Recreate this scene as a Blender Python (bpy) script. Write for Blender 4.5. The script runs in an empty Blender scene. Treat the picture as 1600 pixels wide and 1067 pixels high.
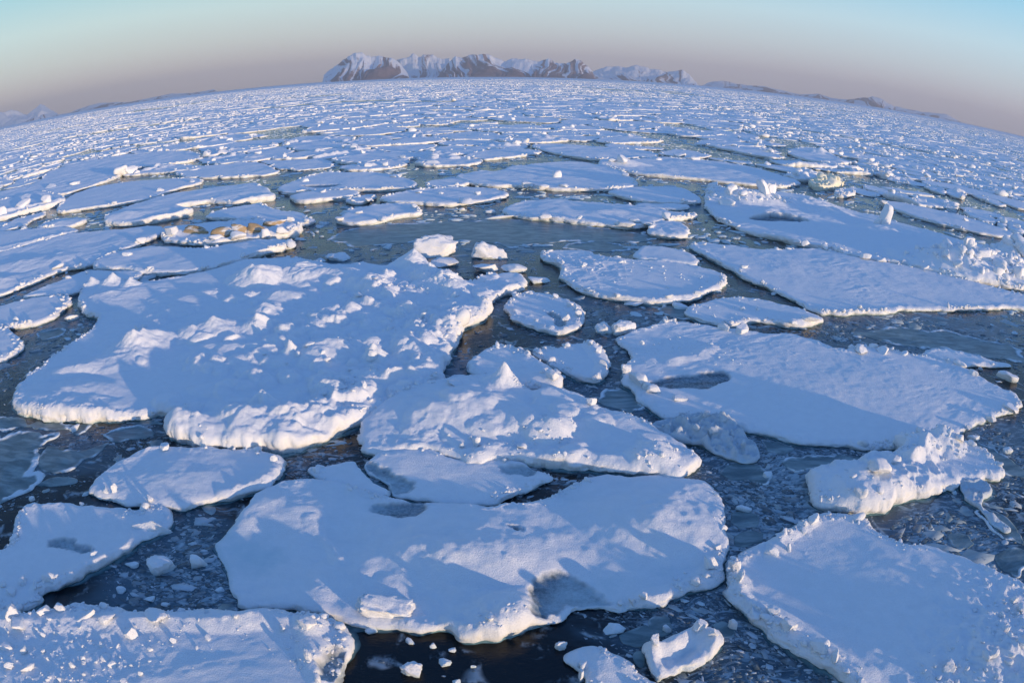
import bpy, bmesh, math, random, zlib
import numpy as np
from mathutils import Vector, Matrix

SC = bpy.context.scene
COL = SC.collection
R = math.radians

# ------------------------------------------------------------------ camera (a wide fisheye lens, 12 m above the water)
H = 12.0
FPX = 1095.0                       # equisolid focal length in pixels of the 1600 px wide photograph
PITCH = 0.3805
ROLL = R(0.57)
cd = bpy.data.cameras.new("camera")
cam = bpy.data.objects.new("camera", cd)
COL.objects.link(cam)
SC.camera = cam
cd.type = 'PANO'
cd.panorama_type = 'FISHEYE_EQUISOLID'
cd.sensor_fit = 'HORIZONTAL'
cd.sensor_width = 36.0
cd.sensor_height = 36.0 * 682 / 1024
cd.fisheye_lens = 36.0 * FPX / 1600
cd.fisheye_fov = R(180)
cd.clip_start = 0.1
cd.clip_end = 60000
M3 = Matrix.Rotation(math.pi / 2 - PITCH, 3, 'X') @ Matrix.Rotation(ROLL, 3, 'Z')
cam.matrix_world = Matrix.Translation((0, 0, H)) @ M3.to_4x4()
M3n = np.array(M3)


def ray(px, py):
    u = np.asarray(px, float) - 800.0
    v = 533.5 - np.asarray(py, float)
    r = np.hypot(u, v) + 1e-9
    phi = 2 * np.arcsin(r / (2 * FPX))
    s = np.sin(phi) / r
    d = np.stack([s * u, s * v, -np.cos(phi)], -1)
    return d @ M3n.T


def ground(px, py, z=0.0):
    """pixel(s) -> points of the horizontal plane at height z (x, y)"""
    d = ray(px, py)
    t = (z - H) / np.minimum(d[..., 2], -1e-4)
    return np.stack([d[..., 0] * t, d[..., 1] * t], -1)


def project(x, y, z=0.0):
    d = np.stack([np.asarray(x, float), np.asarray(y, float), np.asarray(z, float) - H + 0 * np.asarray(x, float)], -1)
    c = d @ M3n
    c = c / np.linalg.norm(c, axis=-1, keepdims=True)
    phi = np.arccos(np.clip(-c[..., 2], -1, 1))
    r = 2 * FPX * np.sin(phi / 2)
    h = np.hypot(c[..., 0], c[..., 1]) + 1e-9
    return 800 + r * c[..., 0] / h, 533.5 - r * c[..., 1] / h


# ------------------------------------------------------------------ noise
def _hash(ix, iy, seed):
    h = (ix.astype(np.int64) * 374761393 + iy.astype(np.int64) * 668265263 + seed * 1442695041) & 0xffffffff
    h = ((h ^ (h >> 13)) * 1274126177) & 0xffffffff
    h = ((h ^ (h >> 16)) * 2246822519) & 0xffffffff
    return ((h ^ (h >> 15)) & 0xffff) / 65535.0


def vnoise(x, y, seed=0):
    x = np.asarray(x, float); y = np.asarray(y, float)
    ix = np.floor(x); iy = np.floor(y)
    fx = x - ix; fy = y - iy
    fx = fx * fx * fx * (fx * (fx * 6 - 15) + 10); fy = fy * fy * fy * (fy * (fy * 6 - 15) + 10)
    a = _hash(ix, iy, seed); b = _hash(ix + 1, iy, seed)
    c = _hash(ix, iy + 1, seed); d = _hash(ix + 1, iy + 1, seed)
    return ((a + (b - a) * fx) * (1 - fy) + (c + (d - c) * fx) * fy) * 2 - 1


def fbm(x, y, seed=0, oct=4, gain=0.5):
    s = 0.0; a = 1.0; n = 0.0
    ca, sa = math.cos(0.6), math.sin(0.6)
    for k in range(oct):
        s = s + a * vnoise(x, y, seed + 17 * k)
        n += a; a *= gain
        x, y = (x * ca - y * sa) * 2.03 + 3.1, (x * sa + y * ca) * 2.03 + 1.7
    return s / n


def billow(x, y, seed=0, oct=3, gain=0.5):
    s = 0.0; a = 1.0; n = 0.0
    for k in range(oct):
        s = s + a * (1 - 2 * np.abs(vnoise(x, y, seed + 29 * k)))
        n += a; a *= gain
        x, y = (x * .8 - y * .6) * 2.1 + 1.3, (x * .6 + y * .8) * 2.1 + 4.1
    return s / n


# ------------------------------------------------------------------ materials
def new_mat(name):
    m = bpy.data.materials.new(name)
    m.use_nodes = True
    nt = m.node_tree
    nt.nodes.clear()
    out = nt.nodes.new('ShaderNodeOutputMaterial')
    p = nt.nodes.new('ShaderNodeBsdfPrincipled')
    nt.links.new(p.outputs[0], out.inputs[0])
    return m, nt, p


class N:
    """tiny helper for wiring shader nodes"""
    def __init__(self, nt): self.nt = nt
    def node(self, t, **kw):
        n = self.nt.nodes.new(t)
        for k, v in kw.items(): setattr(n, k, v)
        return n
    def put(self, n, i, v):
        if hasattr(v, 'links') or isinstance(v, bpy.types.NodeSocket): self.nt.links.new(v, n.inputs[i])
        else: n.inputs[i].default_value = v
    def math(self, op, a, b=0.0, c=None, clamp=False):
        n = self.node('ShaderNodeMath', operation=op, use_clamp=clamp)
        self.put(n, 0, a); self.put(n, 1, b)
        if c is not None: self.put(n, 2, c)
        return n.outputs[0]
    def noise(self, vec, scale, detail=4, rough=0.5, dist=0.0):
        n = self.node('ShaderNodeTexNoise')
        self.put(n, 'Vector', vec); self.put(n, 'Scale', scale); self.put(n, 'Detail', detail)
        self.put(n, 'Roughness', rough); self.put(n, 'Distortion', dist)
        return n
    def voronoi(self, vec, scale, feature='F1', rnd=1.0):
        n = self.node('ShaderNodeTexVoronoi', feature=feature)
        self.put(n, 'Vector', vec); self.put(n, 'Scale', scale); self.put(n, 'Randomness', rnd)
        return n
    def ramp(self, fac, lo, hi, a=0.0, b=1.0):
        n = self.node('ShaderNodeMapRange', interpolation_type='SMOOTHSTEP')
        self.put(n, 0, fac); self.put(n, 1, lo); self.put(n, 2, hi); self.put(n, 3, a); self.put(n, 4, b)
        return n.outputs[0]
    def mix(self, fac, a, b):
        n = self.node('ShaderNodeMix', data_type='RGBA')
        self.put(n, 0, fac)
        for i, v in ((6, a), (7, b)):
            if isinstance(v, tuple): n.inputs[i].default_value = (*v, 1)
            else: self.nt.links.new(v, n.inputs[i])
        return n.outputs[2]
    def mapping(self, vec, scale=(1, 1, 1), rot=(0, 0, 0)):
        n = self.node('ShaderNodeMapping')
        self.put(n, 0, vec); n.inputs['Scale'].default_value = scale; n.inputs['Rotation'].default_value = rot
        return n.outputs[0]
    def bump(self, height, strength, dist, normal=None):
        n = self.node('ShaderNodeBump')
        self.put(n, 'Height', height); self.put(n, 'Strength', strength); self.put(n, 'Distance', dist)
        if normal is not None: self.nt.links.new(normal, n.inputs['Normal'])
        return n.outputs[0]


SNOW = (0.87, 0.885, 0.90)
ICE = (0.60, 0.72, 0.76)


def snow_material(name, tint=SNOW, fine=1.0, bare_col=(0.20, 0.28, 0.34), stain=None):
    m, nt, p = new_mat(name)
    n = N(nt)
    geo = n.node('ShaderNodeNewGeometry')
    pos = geo.outputs['Position']
    sep = n.node('ShaderNodeSeparateXYZ'); n.put(sep, 0, pos)
    z = sep.outputs[2]
    big = n.noise(pos, 0.5, 4, 0.55)
    mid = n.noise(pos, 3.0, 6, 0.6)
    col = n.mix(n.ramp(mid.outputs[0], 0.3, 0.75), tuple(c * 0.95 for c in tint), tint)
    gr = n.noise(pos, 34.0, 5, 0.8)
    col = n.mix(n.ramp(gr.outputs[0], 0.35, 0.62, 0.48, 0.0), col, (0.70, 0.74, 0.79))
    # wind-packed, slightly greyer snow in streaks
    st = n.noise(n.mapping(pos, (0.35, 1.2, 1), (0, 0, 0.4)), 0.9, 6, 0.65)
    col = n.mix(n.ramp(st.outputs[0], 0.56, 0.72, 0, 0.35), col, (0.68, 0.73, 0.78))
    # bare, wet ice where the snow is gone (painted per vertex with the pond outlines)
    att = n.node('ShaderNodeAttribute', attribute_name='bare')
    frost = n.noise(pos, 9.0, 6, 0.7)
    bare = n.math('MULTIPLY', att.outputs['Fac'], n.ramp(frost.outputs[0], 0.40, 0.66, 1.0, 0.80))
    pst = n.noise(n.mapping(pos, (0.7, 1.8, 1), (0, 0, 0.5)), 1.4, 7, 0.66, 0.6)
    pcol = n.mix(n.ramp(pst.outputs[0], 0.36, 0.66), tuple(c * 0.38 for c in bare_col), tuple(c * 1.05 for c in bare_col))
    col = n.mix(bare, col, pcol)
    # the foot of the floe is wet, glassier ice
    wet = n.math('ADD', z, n.math('MULTIPLY', mid.outputs[0], 0.16))
    wetf = n.ramp(wet, 0.09, 0.27, 1.0, 0.0)
    col = n.mix(n.math('MULTIPLY', wetf, 0.75), col, ICE)
    if stain:
        sn = n.noise(n.mapping(pos, (0.6, 0.6, 2.2)), 0.8, 5, 0.6)
        col = n.mix(n.ramp(sn.outputs[0], 0.48, 0.62), stain, col)
    nt.links.new(col, p.inputs['Base Color'])
    n.put(p, 'Roughness', n.math('SUBTRACT', 0.85, n.math('MAXIMUM', n.math('MULTIPLY', bare, 0.62), n.math('MULTIPLY', wetf, 0.45))))
    n.put(p, 'IOR', 1.31)
    n.put(p, 'Specular IOR Level', 0.35)
    g = n.noise(pos, 20.0, 8, 0.75)
    rip = n.noise(n.mapping(pos, (1.0, 3.2, 1), (0, 0, 0.35)), 3.2, 5, 0.6)
    b1 = n.bump(g.outputs[0], 1.0 * fine, 0.04)
    b2 = n.bump(rip.outputs[0], 0.28 * fine, 0.04, b1)
    nt.links.new(b2, p.inputs['Normal'])
    return m


MAT_SNOW = snow_material("snow")
MAT_FAR = snow_material("pack_snow", fine=0.6)
MAT_STAIN = snow_material("stained_ice", stain=(0.42, 0.31, 0.18))
MAT_SLUSH = snow_material("slush_snow", tint=(0.56, 0.64, 0.70))
MAT_YELLOW = snow_material("yellowed_ice", tint=(0.88, 0.84, 0.64))


def brash_material():
    m, nt, p = new_mat("slush_ice")
    n = N(nt)
    geo = n.node('ShaderNodeNewGeometry')
    pos = geo.outputs['Position']
    rnd = geo.outputs['Random Per Island']
    a = n.noise(pos, 6.0, 5, 0.65)
    c = n.mix(n.math('POWER', rnd, 3.0), (0.05, 0.085, 0.11), (0.50, 0.58, 0.64))
    c = n.mix(n.ramp(a.outputs[0], 0.5, 0.72, 0, .5), c, (0.42, 0.50, 0.55))
    nt.links.new(c, p.inputs['Base Color'])
    n.put(p, 'Roughness', 0.5)
    nt.links.new(n.bump(a.outputs[0], 0.6, 0.05), p.inputs['Normal'])
    return m


MAT_BRASH = brash_material()


def plate_material():
    m, nt, p = new_mat("thin_ice")
    n = N(nt)
    geo = n.node('ShaderNodeNewGeometry'); pos = geo.outputs['Position']
    att = n.node('ShaderNodeAttribute', attribute_name='bare')
    a = n.noise(n.mapping(pos, (0.5, 1.6, 1), (0, 0, 0.2)), 1.6, 6, 0.6, 0.6)
    f = n.noise(pos, 9.0, 5, 0.7)
    c = n.mix(n.ramp(a.outputs[0], 0.35, 0.7), (0.085, 0.14, 0.16), (0.25, 0.33, 0.345))
    c = n.mix(n.ramp(f.outputs[0], 0.62, 0.78, 0, 0.5), c, (0.40, 0.48, 0.52))
    c = n.mix(att.outputs['Fac'], (0.66, 0.73, 0.77), c)
    nt.links.new(c, p.inputs['Base Color'])
    n.put(p, 'Roughness', n.math('SUBTRACT', 0.75, n.math('MULTIPLY', att.outputs['Fac'], 0.4)))
    n.put(p, 'IOR', 1.31)
    nt.links.new(n.bump(f.outputs[0], 0.5, 0.02), p.inputs['Normal'])
    return m


MAT_PLATE = plate_material()


def water_material():
    m, nt, p = new_mat("sea_water")
    n = N(nt)
    geo = n.node('ShaderNodeNewGeometry'); pos = geo.outputs['Position']
    w = n.noise(pos, 0.35, 3, 0.5)
    vm = n.node('ShaderNodeVectorMath', operation='SCALE'); n.put(vm, 0, w.outputs['Color']); n.put(vm, 'Scale', 2.2)
    va = n.node('ShaderNodeVectorMath', operation='ADD'); n.put(va, 0, pos); n.put(va, 1, vm.outputs[0])
    wp = va.outputs[0]
    # grease ice: broad soft sheets; flecks of frazil; pale curved seams between pancakes
    sl = n.node('ShaderNodeAttribute', attribute_name='slush').outputs['Fac']
    slo = n.math('MULTIPLY', n.math('SUBTRACT', sl, 0.5), 0.34)
    grease = n.ramp(n.math('ADD', n.noise(n.mapping(wp, (0.6, 1.0, 1)), 0.22, 5, 0.6).outputs[0], slo), 0.38, 0.62)
    seams = n.voronoi(wp, 0.75, 'DISTANCE_TO_EDGE')
    seam = n.ramp(seams.outputs[0], 0.0, 0.075, 1.0, 0.0)
    seam = n.math('MULTIPLY', seam, n.ramp(n.noise(pos, 1.3, 4, 0.6).outputs[0], 0.48, 0.62))
    st = n.noise(n.mapping(wp, (0.9, 3.0, 1), (0, 0, 0.25)), 1.9, 8, 0.68, 0.5)
    fleck = n.ramp(n.math('ADD', st.outputs[0], n.math('MULTIPLY', slo, .6)), 0.53, 0.68)
    fine = n.ramp(n.math('ADD', n.noise(n.mapping(wp, (0.6, 1.4, 1), (0, 0, .25)), 6.0, 6, 0.7).outputs[0], n.math('MULTIPLY', slo, .5)), 0.57, 0.70)
    c = n.mix(grease, (0.004, 0.008, 0.012), (0.062, 0.115, 0.155))
    c = n.mix(n.math('MULTIPLY', fleck, n.math('MULTIPLY_ADD', sl, 0.6, 0.28)), c, (0.33, 0.43, 0.49))
    c = n.mix(n.math('MULTIPLY', fine, n.math('MULTIPLY_ADD', sl, 0.45, 0.08)), c, (0.38, 0.46, 0.50))
    c = n.mix(n.math('MULTIPLY', seam, 0.65), c, (0.45, 0.53, 0.58))
    nt.links.new(c, p.inputs['Base Color'])
    ice = n.math('MAXIMUM', n.math('MULTIPLY', grease, 0.5), n.math('MAXIMUM', fleck, seam))
    n.put(p, 'Roughness', n.ramp(ice, 0.0, 1.0, 0.12, 0.5))
    n.put(p, 'IOR', 1.33)
    h = n.math('ADD', n.math('MULTIPLY', st.outputs[0], 0.7), n.math('MULTIPLY', seam, 0.5))
    b1 = n.bump(h, 0.5, 0.04)
    rip = n.noise(n.mapping(pos, (1, 2.2, 1)), 5.0, 4, 0.6)
    b2 = n.bump(rip.outputs[0], 0.25, 0.02, b1)
    nt.links.new(b2, p.inputs['Normal'])
    return m


MAT_WATER = water_material()


def far_ice_material():
    m, nt, p = new_mat("far_pack_ice")
    n = N(nt)
    geo = n.node('ShaderNodeNewGeometry'); pos = geo.outputs['Position']
    a = n.noise(n.mapping(pos, (0.5, 1, 1)), 0.012, 8, 0.7)
    c = n.mix(n.ramp(a.outputs[0], 0.56, 0.64), SNOW, (0.10, 0.14, 0.17))
    nt.links.new(c, p.inputs['Base Color'])
    n.put(p, 'Roughness', 0.9)
    nt.links.new(n.bump(n.noise(pos, 0.08, 8, 0.7).outputs[0], 1.0, 3.0), p.inputs['Normal'])
    return m


def rock_material():
    m, nt, p = new_mat("mountain_side")
    n = N(nt)
    geo = n.node('ShaderNodeNewGeometry'); pos = geo.outputs['Position']
    att = n.node('ShaderNodeAttribute', attribute_name='snow')
    a = n.noise(pos, 0.012, 8, 0.65)
    f = n.math('ADD', att.outputs['Fac'], n.math('MULTIPLY', n.math('SUBTRACT', a.outputs[0], 0.5), 0.5))
    c = n.mix(n.ramp(a.outputs[0], 0.3, 0.7), (0.17, 0.11, 0.10), (0.30, 0.20, 0.175))
    c = n.mix(n.ramp(f, 0.40, 0.60), c, SNOW)
    nt.links.new(c, p.inputs['Base Color'])
    n.put(p, 'Roughness', 0.95)
    return m


def foot_material():
    m, nt, p = new_mat("washed_ice_foot")
    n = N(nt)
    geo = n.node('ShaderNodeNewGeometry'); pos = geo.outputs['Position']
    a = n.noise(pos, 3.5, 6, 0.65)
    att = n.node('ShaderNodeAttribute', attribute_name='deep')
    c = n.mix(n.ramp(a.outputs[0], 0.35, 0.7), (0.10, 0.22, 0.26), (0.26, 0.40, 0.45))
    c = n.mix(att.outputs['Fac'], c, (0.022, 0.055, 0.070))
    nt.links.new(c, p.inputs['Base Color'])
    n.put(p, 'Roughness', 0.16); n.put(p, 'IOR', 1.33)
    nt.links.new(n.bump(a.outputs[0], 0.4, 0.03), p.inputs['Normal'])
    return m


MAT_FOOT = foot_material()
MAT_FARICE = far_ice_material()
MAT_ROCK = rock_material()


# ------------------------------------------------------------------ objects
def mesh_obj(name, verts, faces, mat, parent=None, smooth=True, attrs=None):
    """faces: (n,4) or (n,3) integer array, or a list of such arrays"""
    me = bpy.data.meshes.new(name)
    if not isinstance(faces, list): faces = [faces]
    faces = [np.asarray(f, np.int32) for f in faces if len(f)]
    verts = np.asarray(verts, np.float32)
    me.vertices.add(len(verts)); me.vertices.foreach_set('co', verts.ravel())
    loops = np.concatenate([f.ravel() for f in faces])
    tot = np.concatenate([np.full(len(f), f.shape[1], np.int32) for f in faces])
    me.loops.add(len(loops)); me.loops.foreach_set('vertex_index', loops)
    me.polygons.add(len(tot))
    me.polygons.foreach_set('loop_start', np.concatenate([[0], np.cumsum(tot)[:-1]]).astype(np.int32))
    me.polygons.foreach_set('loop_total', tot)
    if smooth: me.polygons.foreach_set('use_smooth', np.ones(len(tot), bool))
    for k, v in (attrs or {}).items():
        at = me.attributes.new(k, 'FLOAT', 'POINT'); at.data.foreach_set('value', np.asarray(v, np.float32))
    me.materials.append(mat)
    me.update(calc_edges=True)
    o = bpy.data.objects.new(name, me)
    COL.objects.link(o)
    if parent is not None: o.parent = parent
    return o


def tag(o, label=None, cat=None, group=None, kind=None):
    for k, v in (('label', label), ('category', cat), ('group', group), ('kind', kind)):
        if v: o[k] = v
    return o


def grid_faces(nx, ny):
    i = np.arange(nx - 1)[None, :] + np.arange(ny - 1)[:, None] * nx
    i = i.ravel()
    return np.stack([i, i + 1, i + nx + 1, i + nx], -1)


def inside_poly(pts, poly):
    x, y = pts[:, 0], pts[:, 1]
    ins = np.zeros(len(pts), bool)
    a = poly; b = np.roll(poly, -1, 0)
    for (x0, y0), (x1, y1) in zip(a, b):
        if y0 == y1: continue
        c = (y0 > y) != (y1 > y)
        ins ^= c & (x < (x1 - x0) * (y - y0) / (y1 - y0) + x0)
    return ins


def nearest_on_poly(pts, poly, chunk=4000):
    """distance and nearest point on a closed polygon"""
    a = poly.astype(np.float32); b = np.roll(a, -1, 0); e = b - a
    L2 = (e * e).sum(1) + 1e-12
    D = np.empty(len(pts), np.float32); Q = np.empty((len(pts), 2), np.float32)
    for s in range(0, len(pts), chunk):
        p = pts[s:s + chunk].astype(np.float32)
        t = ((p[:, None, 0] - a[None, :, 0]) * e[None, :, 0] + (p[:, None, 1] - a[None, :, 1]) * e[None, :, 1]) / L2
        t = np.clip(t, 0, 1)
        qx = a[None, :, 0] + t * e[None, :, 0]; qy = a[None, :, 1] + t * e[None, :, 1]
        d = (p[:, None, 0] - qx) ** 2 + (p[:, None, 1] - qy) ** 2
        k = d.argmin(1); r = np.arange(len(p))
        D[s:s + chunk] = np.sqrt(d[r, k]); Q[s:s + chunk, 0] = qx[r, k]; Q[s:s + chunk, 1] = qy[r, k]
    return D, Q


def resample(poly, step):
    p = np.vstack([poly, poly[:1]])
    L = np.concatenate([[0], np.cumsum(np.hypot(*np.diff(p, axis=0).T))])
    n = max(12, int(L[-1] / step))
    t = np.linspace(0, L[-1], n, endpoint=False)
    return np.stack([np.interp(t, L, p[:, 0]), np.interp(t, L, p[:, 1])], -1)


def chaikin(p):
    q = np.roll(p, -1, 0)
    return np.stack([p * .78 + q * .22, p * .22 + q * .78], 1).reshape(-1, 2)


def roughen(poly, step, amp, seed, soft=True):
    p = resample(chaikin(poly) if soft else poly, step)
    if amp > 0:
        q = np.roll(p, -1, 0) - np.roll(p, 1, 0)
        nrm = np.stack([q[:, 1], -q[:, 0]], -1) / (np.hypot(q[:, 0], q[:, 1])[:, None] + 1e-9)
        k = fbm(p[:, 0] * 0.8, p[:, 1] * 0.8, seed, 2) * 1.0 + 0.8 * fbm(p[:, 0] * 1.9, p[:, 1] * 1.9, seed + 5, 2 if step < .2 else 3, 0.5)
        p = p + nrm * (amp * k)[:, None]
    return p


FLOE_POLYS = []          # every floe's outline, to keep loose pieces off them
FLOES = []               # (object, label words, centroid, area)


def seed_of(s): return zlib.crc32(s.encode()) % 100000


def floe_mesh(name, poly, s, fb, rim, und, seed, feats, mat, parent=None, plate=False, rough=None):
    """one ice floe: a height field over its outline with a lumpy rim, closed by a rough side wall that goes under water"""
    rough = (0.17 if rough is None else rough)
    out = roughen(poly, s * 1.2, rough, seed, not plate)
    c0 = out.mean(0)
    lo = out.min(0) - s; hi = out.max(0) + s
    nx = int((hi[0] - lo[0]) / s) + 2; ny = int((hi[1] - lo[1]) / s) + 2
    X, Y = np.meshgrid(lo[0] + np.arange(nx) * s, lo[1] + np.arange(ny) * s)
    # scanline fill
    ins = np.zeros((ny, nx), bool)
    a = out; b = np.roll(out, -1, 0)
    for j in range(ny):
        y = lo[1] + j * s
        m = (a[:, 1] > y) != (b[:, 1] > y)
        xs = np.sort(a[m, 0] + (y - a[m, 1]) / (b[m, 1] - a[m, 1]) * (b[m, 0] - a[m, 0]))
        for k in range(0, len(xs) - 1, 2):
            i0 = int(math.ceil((xs[k] - lo[0]) / s)); i1 = int((xs[k + 1] - lo[0]) / s)
            ins[j, max(i0, 0):i1 + 1] = True
    band = 1.3
    er = ins.copy()
    for k in range(int(band / s) + 2):
        e = er.copy()
        e[1:] &= er[:-1]; e[:-1] &= er[1:]; e[:, 1:] &= er[:, :-1]; e[:, :-1] &= er[:, 1:]
        e[0] = e[-1] = False; e[:, 0] = e[:, -1] = False
        er = e
        if not er.any(): break
    near = ins & ~er
    D = np.full((ny, nx), band * 1.2, np.float32)
    P = np.stack([X[near], Y[near]], -1)
    if len(P):
        dist, _ = nearest_on_poly(P, out)
        D[near] = np.minimum(dist, band * 1.2)
    ins &= D > 0.3 * s
    f = ins[:-1, :-1].astype(int) + ins[1:, :-1] + ins[:-1, 1:] + ins[1:, 1:]
    quad = f == 4
    use = np.zeros_like(ins)
    for dy in (0, 1):
        for dx in (0, 1):
            use[dy:ny - 1 + dy, dx:nx - 1 + dx] |= (f >= 3)
    use &= ins
    idx = np.full((ny, nx), -1, np.int64); idx[use] = np.arange(use.sum())
    jj, ii = np.nonzero(quad)
    Q = np.stack([idx[jj, ii], idx[jj, ii + 1], idx[jj + 1, ii + 1], idx[jj + 1, ii]], -1)
    jj, ii = np.nonzero(f == 3)
    T = []
    if len(jj):
        cs = np.stack([idx[jj, ii], idx[jj, ii + 1], idx[jj + 1, ii + 1], idx[jj + 1, ii]], -1)
        okc = np.stack([ins[jj, ii], ins[jj, ii + 1], ins[jj + 1, ii + 1], ins[jj + 1, ii]], -1)
        T = cs[okc].reshape(-1, 3)
    T = np.asarray(T, np.int64).reshape(-1, 3)
    x = X[use]; y = Y[use]; d = D[use]
    bare = np.zeros(len(x)); z = np.full(len(x), float(fb))
    if plate:
        ar = abs((out[:, 0] * np.roll(out[:, 1], -1) - out[:, 1] * np.roll(out[:, 0], -1)).sum()) / 2
        rw = min(.13, max(.03, .035 * math.sqrt(ar)))
        gate = np.clip(fbm(x * 1.1, y * 1.1, seed, 4) * 2.4 + .45, 0, 1.3) * (1 if ar > 1.0 else .25)
        wv = rw * (1 + .9 * fbm(x * 3, y * 3, seed + 6, 3))
        rimk = np.exp(-((d - wv) / (wv * .9)) ** 2) * gate
        z = fb * (0.35 + 1.1 * rimk * (.7 + .8 * np.clip(billow(x * 7, y * 7, seed + 8, 2), 0, 1)))
        z += 0.010 * fbm(x * 4, y * 4, seed + 3)
        bare = np.clip(1.15 - rimk * 1.6 + 0.25 * fbm(x * 5, y * 5, seed + 9, 4), 0, 1)
    else:
        z += und * (fbm(x * 0.33, y * 0.33, seed, 3) * 1.25 + 0.16 * fbm(x * 1.3, y * 1.3, seed + 3, 3))
        z += 0.006 * fbm(x * 2.2 + y * .8, y * 5.0, seed + 7, 3) * min(1, .1 / s)
        # wind-packed drift streaks in patches
        ca, sa = math.cos(.5), math.sin(.5)
        xr, yr = x * ca + y * sa, -x * sa + y * ca
        z += 0.035 * np.clip(fbm(x * .22, y * .22, seed + 15, 3) * 2.6 - .1, 0, 1) * fbm(xr * .8, yr * 2.6, seed + 16, 4, .55)
        # edge lumps, unevenly along the rim
        along = np.clip(fbm(x * 0.45, y * 0.45, seed + 21, 3) * 2.2 + 0.55, 0, 1.3)
        lump = np.clip(billow(x * 2.3, y * 2.3, seed + 31, 3) + 0.1, 0, 2) + 0.5 * np.clip(billow(x * 6.5, y * 6.5, seed + 41, 2), 0, 1)
        z += (0.62 if s < .15 else .85) * rim * along * lump * np.exp(-((d - 0.18) / 0.24) ** 2)
        z -= fb * 0.34 * np.exp(-d / 0.075) * (1 + 0.8 * fbm(x * 1.1, y * 1.1, seed + 45, 3))
        scat = np.clip(fbm(x * 3.4, y * 3.4, seed + 51, 4) - 0.42, 0, 1) * np.clip(fbm(x * .4, y * .4, seed + 61, 2) * 2 + .2, 0, 1)
        z += 0.5 * rim * scat * 2.0
    for ft in feats:
        t = ft[0]
        if t == 'm':          # mound / hummock: px, py, radius m, height m, aspect, angle, sharpness
            _, px, py, r, h = ft[:5]
            asp, ang, sharp = (list(ft[5:]) + [1.0, 0.0, 1.0][len(ft) - 5:])[:3]
            g = ground(px, py, fb)
            dx = x - g[0]; dy = y - g[1]
            ca, sa = math.cos(R(ang)), math.sin(R(ang))
            u = (dx * ca + dy * sa) / (r * asp); v = (-dx * sa + dy * ca) / r
            wv = 0.28 * fbm(x * 1.4 / max(r, .3), y * 1.4 / max(r, .3), seed + int(px), 4)
            q = np.clip(1 - np.hypot(u, v) + wv * 0.8, 0, None)
            q = np.minimum(q, 1.15)
            z += h * np.where(q > 0, q ** sharp * (1 + 0.22 * fbm(x * 1.7, y * 1.7, seed + 71 + int(py), 3)), 0)
        elif t == 'r':        # ridge along a line: [(px,py)...], height, width
            pl = ground([p[0] for p in ft[1]], [p[1] for p in ft[1]], fb)
            best = np.full(len(x), 1e9)
            for (ax, ay), (bx_, by_) in zip(pl[:-1], pl[1:]):
                ex, ey = bx_ - ax, by_ - ay
                tt = np.clip(((x - ax) * ex + (y - ay) * ey) / (ex * ex + ey * ey + 1e-9), 0, 1)
                best = np.minimum(best, np.hypot(x - ax - tt * ex, y - ay - tt * ey))
            w = ft[3] * (1 + 0.5 * fbm(x * .9, y * .9, seed + 81, 3))
            q = np.clip(1 - best / np.maximum(w, .05), 0, 1)
            z += ft[2] * q ** 0.8 * (0.75 + 0.6 * fbm(x * 1.5, y * 1.5, seed + 83, 4))
        elif t == 'h':        # rubble patch: px, py, radius m, amplitude, scale
            _, px, py, r, h, sc = ft
            g = ground(px, py, fb)
            q = np.clip(1.4 * (1 - np.hypot(x - g[0], y - g[1]) / r) + .5 * fbm(x * .5, y * .5, seed + 5, 3), 0, 1)
            z += h * q * (np.clip(billow(x * sc, y * sc, seed + 91, 3) + .25, 0, 2) + 0.5 * fbm(x * sc * .5, y * sc * .5, seed + 95, 3))
        elif t == 's':        # soft snow-covered rubble: px, py, radius m, count, height
            _, px, py, r, cnt, hh = ft
            g = ground(px, py, fb)
            rg_ = np.random.default_rng(abs(int(px * 7 + py)))
            acc = np.zeros(len(x))
            for _k in range(cnt):
                a_, q_ = rg_.uniform(0, 6.28), math.sqrt(rg_.uniform(0, 1)) * r
                cx, cy = g[0] + q_ * math.cos(a_), g[1] + q_ * math.sin(a_)
                br = rg_.uniform(.25, 1.0) * (1.0 if rg_.random() < .8 else 1.6); bh = hh * rg_.uniform(.3, 1) * min(1, br + .3)
                an, asp = rg_.uniform(0, 3.14), rg_.uniform(.5, 1)
                m_ = (np.abs(x - cx) < br * 2) & (np.abs(y - cy) < br * 2)
                if not m_.any(): continue
                dx, dy = x[m_] - cx, y[m_] - cy
                u = (dx * math.cos(an) + dy * math.sin(an)) / br; v = (-dx * math.sin(an) + dy * math.cos(an)) / (br * asp)
                qq = np.clip(1 - (u * u + v * v) * (1 + .5 * fbm(x[m_] * 2, y[m_] * 2, seed + 13, 3)), 0, 1)
                acc[m_] = np.maximum(acc[m_], bh * np.minimum(1, qq * 1.5) ** .8)
            z += acc
        elif t == 'b':        # bare ice / melt pond: [(px,py)...]
            pl = ground([p[0] for p in ft[1]], [p[1] for p in ft[1]], fb)
            pts = np.stack([x, y], -1)
            dd, _ = nearest_on_poly(pts, resample(chaikin(pl), 0.25))
            sd = np.where(inside_poly(pts, chaikin(pl)), dd, -dd)
            q = np.clip(0.5 + sd / 0.16 + 1.7 * fbm(x * 1.7, y * 1.7, seed + 99, 5, .62), 0, 1)
            bare = np.maximum(bare, q)
            z = z * (1 - 0.80 * q) + 0.035 * q
    # side wall
    faces_all = [Q, T]
    edges = np.concatenate([np.stack([Fc[:, k], Fc[:, (k + 1) % Fc.shape[1]]], -1) for Fc in (Q, T) for k in range(Fc.shape[1])])
    nv = len(x)
    key = edges[:, 0] * nv + edges[:, 1]
    rev = edges[:, 1] * nv + edges[:, 0]
    be = edges[~np.isin(key, rev)]
    bv = np.unique(be)
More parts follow.
